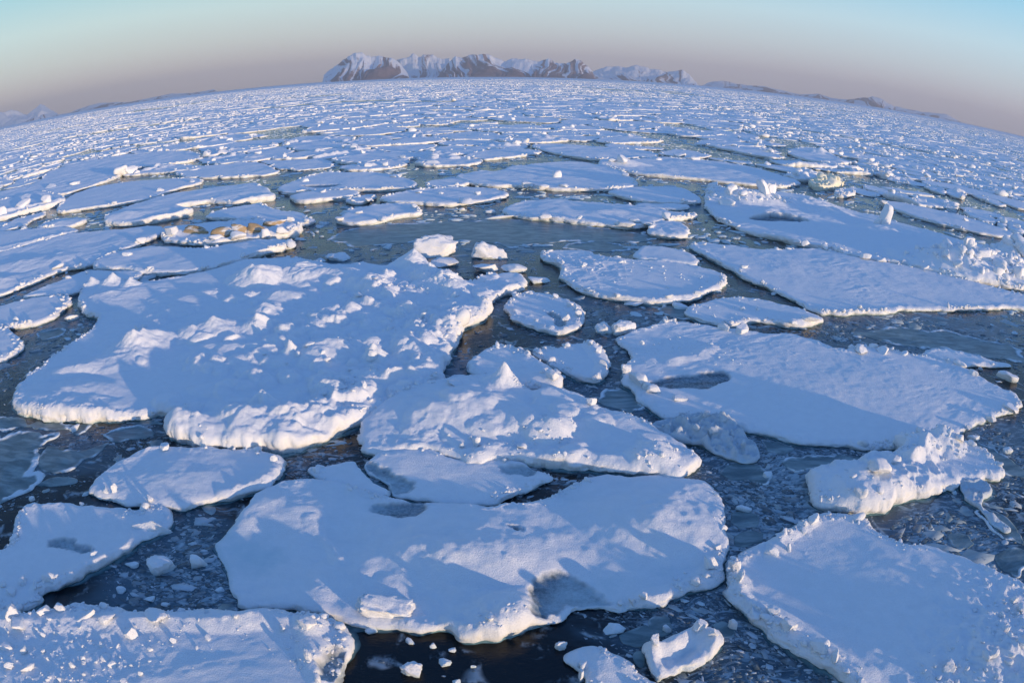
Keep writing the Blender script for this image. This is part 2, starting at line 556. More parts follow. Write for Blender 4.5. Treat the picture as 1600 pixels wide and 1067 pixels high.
    pos = np.full(nv, -1, np.int64); pos[bv] = np.arange(len(bv))
    bp = np.stack([x[bv], y[bv]], -1)
    _, qn = nearest_on_poly(bp, out)
    nrm = qn - bp; nrm /= (np.hypot(nrm[:, 0], nrm[:, 1])[:, None] + 1e-6)
    rings = []
    # even out the stair steps of the grid along the edge
    zb = z[bv].copy(); pe = pos[be]; cnt = np.bincount(pe.ravel(), minlength=len(bv)) + 1.0
    for _ in range(7):
        zb = (zb + np.bincount(pe[:, 0], zb[pe[:, 1]], len(bv)) + np.bincount(pe[:, 1], zb[pe[:, 0]], len(bv))) / cnt
    z[bv] = zb
    ze = np.maximum(zb, 0.03)
    prof = [(0.88, 0.0), (0.70, 0.02), (0.50, 0.035), (0.32, 0.02), (0.15, -0.02), (-0.03, -0.10), (-0.40, -0.12)] if not plate else [(0.5, 0.0), (-0.6, 0.0)]
    wa = 0.085 * min(1.3, fb / .3)
    for k, (fz, off) in enumerate(prof):
        if plate:
            p = qn + nrm * off
            rings.append(np.stack([p[:, 0], p[:, 1], ze * fz], -1)); continue
        e1 = fbm(qn[:, 0] * 2.1 + k * .83, qn[:, 1] * 2.1 - k * 1.27, seed + 101, 4, .6)
        e2 = billow(qn[:, 0] * 5.2 - k * 2.1, qn[:, 1] * 5.2 + k * 1.7, seed + 103, 2)
        o = off + (wa * (e1 * 1.6 + .4 * e2) if 0 < k < 6 else 0)
        p = qn + nrm * np.broadcast_to(o, (len(qn),))[:, None]
        zz = ze * np.clip(fz + (.16 * fbm(qn[:, 0] * 1.6 - k * .6, qn[:, 1] * 1.6 + k * .9, seed + 107, 3) if 0 < k < 5 else 0), -1, .97)
        rings.append(np.stack([p[:, 0], p[:, 1], zz], -1))
    V = [np.stack([x, y, z], -1)] + rings
    off = nv; prev = be
    for k in range(len(rings)):
        cur = pos[be] + off
        faces_all.append(np.stack([prev[:, 1], prev[:, 0], cur[:, 0], cur[:, 1]], -1))
        prev = cur; off += len(bv)
    V = np.concatenate(V)
    V[:, 0] -= c0[0]; V[:, 1] -= c0[1]
    bare = np.concatenate([bare, np.tile(bare[bv] * (1 if plate else .3), len(rings))])
    o = mesh_obj(name, V, faces_all, mat, parent, True, {'bare': bare})
    o.location = (c0[0], c0[1], 0)
    FLOE_POLYS.append(resample(out, max(s * 2, 0.15)))
    Zg = np.full((ny, nx), np.nan); Zg[use] = z

    def at(px, py):
        i = np.clip(np.round((np.asarray(px) - lo[0]) / s).astype(int), 0, nx - 1); j = np.clip(np.round((np.asarray(py) - lo[1]) / s).astype(int), 0, ny - 1)
        return Zg[j, i]
    return o, c0, (x, y, z, at, out)


# -- blocks of ice
_ICO = {}


def ico(n):
    if n not in _ICO:
        bm = bmesh.new()
        bmesh.ops.create_icosphere(bm, subdivisions=n, radius=1.0)
        bm.verts.ensure_lookup_table()
        v = np.array([q.co[:] for q in bm.verts]); f = np.array([[q.index for q in p.verts] for p in bm.faces])
        bm.free()
        _ICO[n] = (v, f)
    return _ICO[n]


def block_shape(seed, sub=4, cuts=9, soft=0.08):
    """an irregular block: a ball cut by random planes, with snow-soft lumps; unit half-size"""
    rg = np.random.default_rng(seed)
    v, f = ico(sub)
    v = v.copy()
    if soft < .15 and sub > 1:
        e = rg.uniform(.5, .85)
        v = np.sign(v) * np.abs(v) ** e
        v /= np.abs(v).max()
    for _ in range(cuts):
        n = rg.normal(size=3); n[2] *= 0.8; n /= np.linalg.norm(n)
        o = rg.uniform(0.42, 0.8)
        t = np.clip(v @ n - o, 0, None)
        v = v - t[:, None] * n[None, :] * 0.93
    r = 1 + soft * .55 * billow(v[:, 0] * 7 - v[:, 2] * 4.2, v[:, 1] * 7 + v[:, 2] * 5.1, seed + 9, 3) * (sub > 2) + soft * 1.3 * fbm(v[:, 0] * 2 + v[:, 2] * 1.3, v[:, 1] * 2 - v[:, 2] * 1.1, seed, 4) + soft * .6 * billow(v[:, 0] * 4 + v[:, 2] * 2.2, v[:, 1] * 4 + v[:, 2] * 1.7, seed + 3, 2)
    v = v * r[:, None]
    v /= np.abs(v).max(0)[None, :]
    return v, f


def add_block(name, loc, size, seed, mat=None, parent=None, rotz=0.0, tilt=0.0, sub=4, cuts=9, soft=0.08):
    v, f = block_shape(seed, sub, cuts, soft)
    v = v * (np.array(size) / 2)[None, :]
    o = mesh_obj(name, v, f, mat or MAT_SNOW, parent, False)
    o.rotation_euler = (tilt, tilt * .6, rotz)
    o.location = loc
    return o


CRUMBS = {}


def crumb_mesh(P, size, seed, sub):
    """many small angular bits of ice as one mesh"""
    if sub not in CRUMBS: CRUMBS[sub] = [block_shape(800 + k, sub, 6, .16) for k in range(20)]
    rg_ = np.random.default_rng(seed)
    n = len(P); k = rg_.integers(0, 20, n)
    Vs = []; Fs = []; off = 0
    for i in range(n):
        v, f = CRUMBS[sub][k[i]]
        a = rg_.uniform(0, 6.28); ca, sa = math.cos(a), math.sin(a); b = rg_.normal() * .45; cb, sb = math.cos(b), math.sin(b)
        q = v * (size[i] * .5 * np.array([rg_.uniform(.7, 1.6), rg_.uniform(.6, 1.1), rg_.uniform(.4, .95)]))[None, :]
        q = np.column_stack([q[:, 0] * cb - q[:, 2] * sb, q[:, 1], q[:, 0] * sb + q[:, 2] * cb])
        q = np.column_stack([q[:, 0] * ca - q[:, 1] * sa, q[:, 0] * sa + q[:, 1] * ca, q[:, 2]])
        Vs.append(q + P[i]); Fs.append(f + off); off += len(v)
    return np.concatenate(Vs), np.concatenate(Fs)


def rim_crumbs(o, c0, at, out, rim, dist, seed, mat, dens=1.0):
    rg_ = np.random.default_rng(seed + 5)
    smin = max(.03, dist * .0016)
    step = max(.05, smin * 1.1)
    p = resample(out, step)
    p = np.concatenate([p, p, p])
    q = np.roll(p, -1, 0) - np.roll(p, 1, 0)
    nrm = np.stack([-q[:, 1], q[:, 0]], -1) / (np.hypot(q[:, 0], q[:, 1])[:, None] + 1e-9)
    g = fbm(p[:, 0] * .45, p[:, 1] * .45, seed + 23, 3) * 2.2 + (-.18 if dist < 40 else -.45) + .5 * fbm(p[:, 0] * 2.2, p[:, 1] * 2.2, seed + 24, 2)
    keep = rg_.random(len(p)) < np.clip(g, 0, .6 if dist < 30 else .38) * dens * min(1.2, rim / .10)
    p, nrm = p[keep], nrm[keep]
    for sgn in (1, -1):
        w = p + nrm * sgn * (np.abs(rg_.normal(size=len(p))) * .16 + .03)[:, None]
        z = at(w[:, 0], w[:, 1])
        if sgn == 1: best = (w, z)
        elif np.isfinite(z).sum() > np.isfinite(best[1]).sum(): best = (w, z)
    w, z = best
    k = np.isfinite(z)
    w, z = w[k], z[k]
    if len(w) > 1400: w, z = w[:1400], z[:1400]
    if len(w) < 3: return
    size = smin + rg_.gamma(.9, smin * 1.9, len(w))
    size = np.minimum(size, .45)
    P = np.column_stack([w[:, 0] - c0[0], w[:, 1] - c0[1], z + size * .02])
    V, F = crumb_mesh(P, size, seed, 2 if dist < 30 else 1)
    mesh_obj("crumbled_rim", V, F, mat, o, False)["kind"] = "stuff"


def ice_foot(o, c0, out, seed, dist):
    p = resample(out, max(.06, dist * .004))
    q = np.roll(p, -1, 0) - np.roll(p, 1, 0)
    nrm = np.stack([q[:, 1], -q[:, 0]], -1) / (np.hypot(q[:, 0], q[:, 1])[:, None] + 1e-9)
    if (p[:, 0] * np.roll(p[:, 1], -1) - p[:, 1] * np.roll(p[:, 0], -1)).sum() < 0: nrm = -nrm
    w = np.clip(.10 + .32 * fbm(p[:, 0] * .5, p[:, 1] * .5, seed + 201, 3) + .12 * fbm(p[:, 0] * 2.4, p[:, 1] * 2.4, seed + 202, 3), .0, .5)
    for _ in range(3): w = (w + np.roll(w, 1) + np.roll(w, -1)) / 3
    n = len(p)
    rings = [(-.22, .012, 0.0), (.35, .010, .15), (.75, .006, .65), (1.0, .003, 1.0)]
    V = []; D = []
    for fr, z, dp in rings:
        off = np.full(n, fr) if fr < 0 else w * fr - .03
        g = p + nrm * off[:, None] - c0
        V.append(np.column_stack([g, np.full(n, z)])); D.append(np.full(n, dp))
    i = np.arange(n); j = (i + 1) % n
    F = np.concatenate([np.stack([i + k * n, i + (k + 1) * n, j + (k + 1) * n, j + k * n], -1) for k in range(3)])
    mesh_obj("ice_foot", np.concatenate(V), F, MAT_FOOT, o, True, {'deep': np.concatenate(D)})


def pile_crumbs(o, c0, at, fb, feats, seed, mat):
    for n, (_, px, py, r, cnt, sz) in enumerate(feats):
        rg_ = np.random.default_rng(seed + 77 + n)
        g = ground(px, py, fb)
        a, q = rg_.uniform(0, 6.28, cnt), np.sqrt(rg_.uniform(0, 1, cnt)) * r
        w = np.stack([g[0] + q * np.cos(a), g[1] + q * np.sin(a) * .8], -1)
        z = at(w[:, 0], w[:, 1]); k = np.isfinite(z); w, z, q = w[k], z[k], q[k]
        if len(w) < 2: continue
        size = sz * (.35 + rg_.gamma(1.5, .4, len(w))) * (1.15 - .6 * q / r)
        V, F = crumb_mesh(np.column_stack([w[:, 0] - c0[0], w[:, 1] - c0[1], z + size * .04]), size, seed + n, 2)
        mesh_obj("ice_rubble", V, F, mat, o, False)["kind"] = "stuff"


def floe(label, px, fb=0.3, rim=0.10, und=0.05, feats=(), blocks=(), mat=None, plate=False, short=None, s=None,
         name=None, cat=None, group=None, rough=None):
    P = np.array(px, float)
    poly = ground(P[:, 0], P[:, 1], 0.55 * fb)
    dist = math.hypot(*poly.mean(0))
    near = max(8, np.hypot(poly[:, 0], poly[:, 1]).min())
    s = s or max(0.04, min(0.5, near / 420.0))
    if dist < 22: s = max(s, 0.042)
    nm = name or ("thin_ice_plate" if plate else "ice_floe")
    sd = seed_of(label)
    o, c0, (hx, hy, hz, at, out) = floe_mesh(nm, poly, s, fb, rim, und, sd, [f for f in feats if f[0] != 'c'], mat or (MAT_PLATE if plate else MAT_SNOW), None, plate, rough)
    if not plate:
        rim_crumbs(o, c0, at, out, rim, near, sd, mat or MAT_SNOW)
        if near < 45: ice_foot(o, c0, out, sd, near)
        pile_crumbs(o, c0, at, fb, [f for f in feats if f[0] == 'c'], sd, mat or MAT_SNOW)
    tag(o, label, cat or ("ice plate" if plate else "ice floe"), group or ("thin ice plates in the leads" if plate else "drifting snow covered ice floes"))
    for k, b in enumerate(blocks):
        bx, by, w, hgt = b[:4]                         # pixel of the foot, width px, height px
        opt = b[4] if len(b) > 4 else {}
        g = ground(bx, by, fb)
        i = np.argmin((hx - g[0]) ** 2 + (hy - g[1]) ** 2)
        rr = math.sqrt(g[0] ** 2 + g[1] ** 2 + H * H)
        W = w * rr / FPX; Hh = hgt * rr / FPX
        col = opt.get('mat')
        ra = hgt / w
        q = add_block(opt.get('name', "ice_slab" if ra < .36 else "snow_lump" if ra < .66 else "ice_block"), (g[0] - c0[0], g[1] - c0[1], hz[i] + Hh * opt.get('up', 0.25)),
                      (W, W * opt.get('deep', 0.75), Hh * 1.25), sd + 7 * k + 1, col or (mat or MAT_SNOW), o,
                      opt.get('rot', (sd + k * 37) % 60 / 20.0 - 1.5), opt.get('tilt', ((sd + k * 13) % 7 - 3) * 0.06), opt.get('sub', 4 if rr < 45 else 3),
                      opt.get('cuts', 9), opt.get('soft', 0.10))
    a = poly; b = np.roll(a, -1, 0)
    area = abs((a[:, 0] * b[:, 1] - a[:, 1] * b[:, 0]).sum()) / 2
    FLOES.append((o, short, c0, area))
    return o


# ------------------------------------------------------------------ the floes one can tell apart (outlines as pixels of the 1600 x 1067 photograph)
floe("largest floe, hummocky snow field on the left with a sunlit wall along its right",
 [(19,632),(22,620),(45,590),(75,570),(100,548),(112,540),(130,526),(147,512),(160,497),(148,494),(134,492),(125,482),(122,465),(132,450),(140,441),(160,443),(187,445),(212,444),(250,439),(287,435),(315,427),(345,420),(375,410),(400,406),(457,405),(510,414),(540,415),(570,411),(600,417),(632,412),(646,406),(667,422),(682,435),(707,437),(737,441),(755,436),(777,431),(800,430),(822,434),(821,452),(795,455),(775,463),(766,475),(767,492),(750,498),(722,511),(715,524),(706,544),(698,557),(695,574),(690,592),(665,609),(630,622),(608,634),(588,646),(560,660),(540,668),(500,687),(450,703),(400,699),(350,700),(312,697),(270,686),(256,668),(265,655),(290,651),(278,645),(292,640),(250,646),(207,652),(160,655),(112,653),(70,653),(42,648),(22,640)],
 fb=0.38, rim=0.1, und=0.08, short="the largest floe", feats=[
 ('r', [(300,668),(380,662),(430,668),(475,655),(520,635),(560,616),(600,597),(622,592)], 0.36, 0.9),
 ('r', [(640,548),(652,528),(658,512),(676,497),(705,492),(735,485),(760,478)], 0.42, 1.0),
 ('r', [(640,590),(665,575),(680,550),(700,520)], 0.35, 1.0),
 ('m',350,668,2.2,0.35,1.5,0), ('m',285,660,0.8,0.35),
 ('m',215,543,1.7,0.85,1.3,20,1.6), ('m',180,565,1.5,0.35,1.6,20), ('m',245,530,1.6,0.45,2.0,10,1.2),
 ('m',338,517,1.5,0.55,1.5,20,1.4), ('m',403,516,1.1,0.7,1.0,0,1.5), ('m',370,525,2.2,0.25,1.6,0),
 ('m',395,440,1.6,0.8,1.3,-20,0.8), ('m',455,432,1.9,0.55,1.7,20,0.8), ('m',520,434,2.2,0.45,1.8,-10,1.0),('m',560,440,1.6,0.28,1.8,-30),
 ('m',575,450,1.1,0.55,1.4,0), ('m',593,462,1.0,0.5,1.5,-50), ('m',648,415,1.6,0.9,1.0,0,1.2), ('m',668,432,1.4,0.6,1.6,-40), ('m',690,447,1.4,0.7,1.4,0),
 ('m',143,446,0.9,0.6,1.3,0,1.2), ('m',178,445,1.0,0.75,1.3,0,1.3), ('m',205,448,0.8,0.5), ('m',165,465,3.2,0.35,1.4,0),
 ('m',290,467,1.5,0.22,1.8,0), ('m',455,553,0.5,0.6,1.0,0,1.5), ('m',512,548,1.4,0.45,1.2,0), ('m',585,560,0.7,0.6,1.0,0,1.2), ('m',515,617,0.8,0.5), ('m',545,488,0.8,0.4), ('m',412,487,1.2,0.4),('m',440,465,1.6,0.3,1.6,0),
 ('m',412,635,0.7,0.55,1.0,0,1.4), ('m',425,640,1.0,0.3),
 ('m',100,615,1.6,0.28,2.0,10), ('m',80,640,1.3,0.25,1.8,0), ('m',137,640,1.3,0.28,1.6,10), ('m',115,580,1.0,0.25,1.8,25),
 ('s',470,500,9.0,80,0.16), ('s',520,575,7.0,80,0.26), ('s',420,610,5.0,40,0.18), ('s',570,520,5.0,40,0.2),('c',690,510,3.0,90,.22),('c',560,620,2.5,70,.16),('c',590,460,2.5,40,.2),('c',510,560,3,30,.2),('c',690,445,3,50,.22),('s',690,460,5,36,0.22), ('h',690,510,3,0.14,1.6), ('h',520,645,3,0.12,1.6), ('s',560,455,7,40,.25)],
 blocks=[(218,516,20,10),(583,566,18,16,{'tilt':0.4}),(585,580,14,12),(660,506,8,14,{'tilt':0.5}),(712,468,16,8),(560,470,22,8),(452,550,10,16,{'tilt':.5}),(485,552,22,8)])

floe("long floe in the middle with a peaked snow crest and bumpy sunlit near edge",
 [(562,688),(572,664),(590,642),(612,625),(637,615),(670,610),(712,600),(750,595),(775,594),(800,604),(817,622),(832,624),(862,617),(887,619),(915,629),(940,645),(980,655),(1010,667),(1050,687),(1080,705),(1091,722),(1078,733),(1070,744),(1052,748),(1012,742),(962,737),(912,731),(862,728),(825,723),(800,719),(770,721),(745,722),(707,716),(675,706),(625,705),(590,708),(572,703)],
 fb=0.3, rim=0.09, und=0.08, short="the peaked long floe", feats=[
 ('m',787,606,0.9,0.95,1.0,0,1.9),('m',740,615,3.0,0.15,1.8,15,1.0),('m',860,635,3.5,0.18,2.0,-15,0.9),('m',690,628,2.4,0.14,2.0,15),
 ('m',1045,722,1.0,0.32,1.4,0,1.0),('m',1020,715,0.9,0.35),('m',857,680,0.75,0.28,1.3,0,.7),('c',850,680,1.2,40,.12),('c',1040,725,1.2,40,.14),('c',760,705,1.6,40,.12),('m',815,668,1.4,0.28,1.6,0),('m',700,645,1.2,0.25,2.4,10),('m',720,655,1.3,0.2,2.0,20),
 ('r',[(640,700),(760,705),(800,702),(900,714),(1000,722)],0.16,0.5),('s',800,665,3.0,30,0.14),('s',890,695,3.0,30,0.12),('h',650,690,2.0,0.06,2.2)],
 blocks=[(745,697,16,20,{'tilt':0.3}),(722,700,12,8),(925,640,18,14,{'up':.3}),(712,613,30,6),(820,700,34,10)])

floe("thin flat floe with grey bare left end, before the peaked long floe",
 [(572,728),(580,722),(590,712),(612,707),(650,704),(682,704),(695,714),(715,722),(732,726),(762,724),(785,720),(812,722),(830,730),(848,738),(869,745),(850,757),(825,768),(800,778),(770,789),(725,790),(675,785),(632,780),(610,773),(603,758),(590,742)],
 fb=0.18, rim=0.04, und=0.03, short="the thin flat floe", feats=[('b',[(570,727),(590,726),(615,738),(640,750),(646,758),(625,770),(608,772),(600,758),(585,742)]),('b',[(778,730),(795,726),(825,728),(835,738),(810,741),(780,739)]),('m',630,712,1.5,0.10,2,0)],
 blocks=[(790,722,10,8)])

floe("small triangular floe wedged between the dark lead and the broad foreground floe",
 [(482,731),(497,728),(520,727),(540,722),(555,720),(562,732),(585,750),(607,773),(590,772),(575,767),(540,761),(510,752),(495,743)],
 fb=0.2, rim=0.08, short="the small triangular floe", blocks=[(500,728,16,6)])

floe("broad foreground floe with pink lit snow patches and a grey pond",
 [(335,852),(340,845),(355,832),(365,817),(390,801),(400,792),(402,775),(420,760),(440,754),(462,751),(505,752),(540,762),(575,772),(612,781),(637,787),(687,790),(725,792),(770,795),(800,793),(832,787),(855,778),(875,770),(890,760),(905,752),(922,743),(962,742),(1000,743),(1062,749),(1095,754),(1112,767),(1121,792),(1125,825),(1133,865),(1132,897),(1114,922),(1072,932),(1016,947),(960,949),(905,946),(875,958),(850,973),(820,989),(796,1001),(750,1006),(712,992),(662,984),(612,974),(560,972),(512,963),(462,952),(425,951),(377,951),(366,930),(362,917),(355,895),(342,872)],
 fb=0.17, rim=0.08, und=0.11, short="the broad foreground floe", feats=[
 ('b',[(832,917),(850,900),(887,895),(920,915),(940,935),(960,944),(905,942),(875,955),(845,972),(827,972),(826,955),(837,930)]),
 ('b',[(580,790),(610,787),(640,788),(675,790),(672,800),(655,807),(620,806),(590,800)]),('b',[(790,832),(805,829),(822,836),(805,838)]),
 ('m',690,868,2.6,0.34,1.4,0,1.2),('m',660,875,1.5,0.22,1.5,0),('m',1040,812,2.6,0.32,1.5,20,1.1),('m',1015,826,1.6,0.26,1.4,-20),('m',790,885,1.6,0.22,1.4,20),('m',780,975,1.1,0.50,1.2,20,1.0),('m',810,960,0.9,0.25),
 ('m',430,790,1.5,0.16,2,20),('m',470,840,1.6,0.14,2,-40),('m',440,870,2.2,-0.16,1.5,0),('m',480,930,2.0,0.2,1.5,20),('m',745,830,2,0.14,2,0),
 ('r',[(485,815),(500,840),(520,860),(530,880)],0.09,0.25),('r',[(1000,940),(1050,930),(1100,912),(1125,880)],0.15,0.4),('r',[(640,975),(700,985),(760,998)],0.14,0.5),('c',785,985,.8,40,.1),('c',1095,915,1.0,50,.09)],
 blocks=[(1110,888,28,22,{'cuts':6}),(1085,915,20,10),(1005,938,18,12),(988,941,16,14,{'tilt':.4}),(970,942,14,8),(1120,860,12,10),(765,985,20,12)])

floe("foreground floe cut off by the lower left corner, strewn with small sunlit snow lumps",
 [(-40,962),(0,957),(20,955),(37,962),(60,958),(82,951),(107,947),(162,948),(212,951),(250,955),(275,957),(325,957),(370,957),(400,956),(425,950),(462,956),(505,963),(535,978),(550,993),(553,1012),(547,1030),(535,1045),(525,1067),(515,1095),(480,1130),(200,1160),(-60,1150),(-90,1040)],
 fb=0.38, rim=0.1, und=0.05, short="the corner floe", feats=[
 ('r',[(-20,975),(60,968),(150,975),(200,972),(260,968),(330,972),(400,968)],0.16,0.45),('r',[(330,975),(400,965),(450,972)],.1,.4),('m',485,978,0.5,0.3),('h',80,1010,3.2,0.05,3.0),('c',70,1010,2.0,130,.09),('c',200,1000,1.6,70,.07),('c',110,1050,2.0,120,.08),('c',300,985,1.6,60,.05),('c',480,1015,.9,50,.1),('r',[(485,1000),(482,1030),(500,1060)],0.16,0.35),
 ('b',[(500,1025),(520,1010),(545,1010),(535,1040),(515,1062),(500,1050)])],
 blocks=[(22,966,32,26,{'cuts':12}),(70,958,26,16),(95,957,22,13),(140,968,50,9,{'tilt':-.55,'rot':0.5,'deep':.25,'up':.5}),(205,992,24,20,{'cuts':7}),(243,968,46,11),(170,970,30,12),(480,985,36,24),(443,984,12,12),(325,957,10,8),(370,972,14,8),(40,1018,15,16),(68,993,8,8),(160,1008,12,8),(175,1040,16,10),(115,1042,14,12),(95,1062,12,10),(15,1042,20,12),(10,1012,24,12,{'tilt':.3}),(45,1045,26,8),(270,1002,14,10),(325,998,14,8),(220,1055,10,10),(195,1065,14,8),(497,1066,16,16),(485,1035,14,26),(30,978,36,10),(70,1020,10,8),(235,1015,12,6),(130,1028,12,6)])

floe("left foreground floe with a dirty grey smear across its snow",
 [(-90,880),(-60,862),(0,857),(12,852),(15,840),(25,815),(35,797),(45,789),(80,788),(120,787),(160,790),(190,792),(200,800),(216,800),(235,792),(262,791),(264,815),(258,822),(235,838),(220,846),(195,866),(150,891),(105,911),(57,927),(66,938),(40,952),(10,950),(-60,950)],
 fb=0.2, rim=0.1, und=0.04, short="the smeared floe", feats=[('b',[(70,845),(100,840),(130,850),(150,858),(140,868),(115,864),(95,856)]),('m',160,880,1.2,0.1,2,35),('r',[(60,918),(110,902),(160,878),(205,852)],0.14,0.35)],
 blocks=[(35,908,20,12),(60,910,18,8),(20,925,20,10),(150,872,14,10),(5,915,12,10),(127,786,12,7)])

floe("clean lozenge shaped floe left of centre with a bright right rim",
 [(141,763),(150,752),(170,735),(195,720),(220,706),(240,698),(275,700),(325,701),(375,702),(400,702),(437,711),(447,722),(444,732),(437,742),(415,761),(400,767),(375,776),(325,787),(262,796),(225,791),(187,784),(155,774)],
 fb=0.24, rim=0.09, und=0.035, short="the lozenge floe", feats=[('m',310,742,1.8,0.16,1.6,10),('r',[(350,770),(400,758),(432,735)],.14,.35)],
 blocks=[(256,700,26,9),(180,768,12,16),(235,782,16,10),(322,701,8,5),(365,702,8,5),(165,768,14,9),(430,722,14,12)])

floe("smooth foreground floe filling the lower right corner with a raised rim on its left edge",
 [(1282,802),(1307,801),(1340,808),(1362,823),(1395,843),(1425,853),(1475,863),(1512,878),(1547,888),(1575,908),(1600,918),(1660,945),(1720,990),(1720,1080),(1600,1150),(1450,1160),(1380,1110),(1325,1069),(1300,1049),(1262,1027),(1225,999),(1200,977),(1175,962),(1145,942),(1135,918),(1138,876),(1150,880),(1170,863),(1200,853),(1212,846),(1237,832),(1262,817)],
 fb=0.22, rim=0.11, und=0.035, short="the smooth right floe", feats=[('r',[(1150,900),(1160,940),(1200,960),(1240,990),(1285,1022),(1340,1060)],0.2,0.45),('r',[(1205,865),(1225,840),(1270,815)],0.12,0.3),
 ('h',1590,960,3.0,0.08,2.6),('h',1560,1050,3.2,0.12,2.2),('c',1590,960,2.0,130,.11),('c',1565,1040,2.0,130,.13),('c',1480,1050,1.0,50,.11),('m',1570,1030,1.8,0.3,1.5,0),('m',1410,1030,1.8,0.1,2,0),('m',1500,930,3.0,0.12,1.6,-30)],
 blocks=[(1146,892,22,30,{'cuts':6}),(1153,915,16,22),(1275,1018,34,20),(1300,1035,20,16),(1230,985,30,18),(1205,962,24,12),(1270,818,22,12),(1205,866,24,10),(1232,860,10,14),(1480,1050,30,16),(1580,945,16,12),(1590,960,18,14),(1565,1000,14,12),(1585,1020,24,14),(1540,1040,24,20),(1560,970,12,10)])

floe("very broad flat floe on the right with a frosted grey pond near its left end",
 [(955,528),(980,522),(995,519),(1025,508),(1040,503),(1082,506),(1120,513),(1175,519),(1200,524),(1225,522),(1275,532),(1295,545),(1325,550),(1352,543),(1385,546),(1412,551),(1437,556),(1487,566),(1525,585),(1562,607),(1585,617),(1598,630),(1587,641),(1557,648),(1545,658),(1512,667),(1487,678),(1450,690),(1395,699),(1350,702),(1300,696),(1250,689),(1200,679),(1150,667),(1100,654),(1050,652),(1025,646),(1000,629),(985,608),(975,590),(978,575),(987,560),(980,547),(962,537)],
 fb=0.2, rim=0.1, und=0.03, short="the very broad flat floe", feats=[('b',[(1010,596),(1050,590),(1100,586),(1137,583),(1140,596),(1110,609),(1060,608),(1020,606)]),('c',1040,535,4,80,.10),('c',1090,560,3,50,.08),('c',1230,545,4,40,.08),('r',[(1050,568),(1090,560),(1110,545)],0.12,0.5),('m',1140,570,6,0.1,1.8,0),('m',1280,620,5,.10,2,-10)],
 blocks=[(1020,615,26,14,{'tilt':.3}),(998,600,40,22,{'tilt':.4,'deep':.6}),(980,583,22,18),(1008,610,22,14),(1040,503,14,8),(1060,625,26,8),(1130,515,28,14,{'deep':.5}),(1160,518,34,12,{'deep':.5}),(1003,540,8,8),(1345,548,40,10),(1380,550,30,8),(1500,570,24,10),(1520,583,22,8),(1550,655,22,10),(1580,640,30,8),(1515,668,16,8),(1110,540,12,6)])

floe("lumpy floe on the right with upright ice walls and a bright angular block on it",
 [(1260,752),(1262,740),(1297,736),(1300,730),(1340,728),(1350,714),(1375,715),(1395,719),(1400,705),(1396,692),(1410,682),(1432,680),(1445,690),(1470,682),(1485,687),(1512,699),(1547,716),(1570,736),(1567,748),(1537,748),(1502,753),(1475,763),(1440,776),(1400,786),(1385,796),(1337,801),(1307,798),(1270,786)],
 fb=0.3, rim=0.12, und=0.06, short="the lumpy right floe", feats=[('m',1422,702,1.4,0.5,0.9,0,0.8),('r',[(1435,684),(1443,700),(1438,718),(1420,728)],0.28,0.35),('m',1470,692,1.2,0.55,1.0,0,1.1),('r',[(1455,705),(1470,687),(1500,698),(1545,715)],0.16,0.5),('m',1340,788,1.2,0.3,1.2,20,1.2),('c',1450,700,1.6,50,.16),('c',1320,770,2.0,50,.12),('c',1500,712,1.5,40,.12),('m',1290,755,1.5,0.3,1.4,0),('m',1380,745,1.8,0.35,1.6,0),('m',1370,775,1.3,0.35,1.4,0),('h',1400,740,3,0.15,1.8)],
 blocks=[(1365,757,52,22,{'tilt':.25,'cuts':7}),(1395,735,18,14),(1495,698,26,10),(1337,790,26,22,{'tilt':.4})])

floe("round floe with a lumpy rim and small dark pit, right of the largest floe",
 [(785,478),(800,466),(812,461),(837,458),(867,463),(900,477),(914,487),(915,502),(900,515),(875,521),(850,517),(820,508),(800,496),(788,486)],
 fb=0.25, rim=0.18, und=0.02, short="the round floe", feats=[('b',[(857,487),(872,492),(884,503),(880,511),(870,509),(866,499)]),('c',893,492,1.6,60,.16),('c',840,462,1.5,20,.12)],
 blocks=[(868,465,14,8),(890,478,14,9),(838,503,10,6),(885,500,16,10),(905,495,14,10),(900,484,12,9)])

floe("rounded lump sided floe between the largest floe and the triangular slab",
 [(730,573),(738,563),(747,556),(760,548),(775,545),(800,548),(830,556),(852,573),(875,588),(882,598),(875,609),(850,613),(815,611),(790,604),(762,594),(738,586)],
 fb=0.38, rim=0.12, und=0.05, short="the rounded floe", feats=[('m',868,596,0.9,0.25,1.4,0),('m',800,570,2.5,0.12,1.4,0)], blocks=[(865,598,26,12),(850,588,16,8)])

floe("triangular slab of a floe with a crumbled right side, beside the rounded floe",
 [(832,551),(850,547),(887,541),(920,537),(940,546),(949,570),(948,590),(936,597),(910,593),(882,581),(850,563)],
 fb=0.3, rim=0.12, und=0.03, short="the triangular slab", feats=[('r',[(925,540),(938,560),(942,585)],0.16,0.4)], blocks=[(922,541,12,8),(935,552,14,10),(942,572,14,14),(930,590,14,8)])

floe("broad crescent floe right of centre with a sunlit near rim",
 [(842,402),(857,392),(887,392),(917,393),(930,401),(975,406),(1012,409),(1050,411),(1082,416),(1100,421),(1120,426),(1137,431),(1135,443),(1120,451),(1097,463),(1075,470),(1025,474),(975,469),(940,464),(907,454),(892,444),(872,433),(877,421),(870,413),(850,408)],
 fb=0.28, rim=0.14, und=0.03, short="the crescent floe", feats=[('c',980,435,8,160,.12),('c',930,410,3,50,.14),('r',[(960,464),(1025,469),(1095,459),(1130,440)],0.12,0.5),('h',915,415,4,.12,1.5)], blocks=[(912,418,14,6),(975,411,8,4),(965,464,14,6),(1045,468,14,6),(1090,461,14,6)])

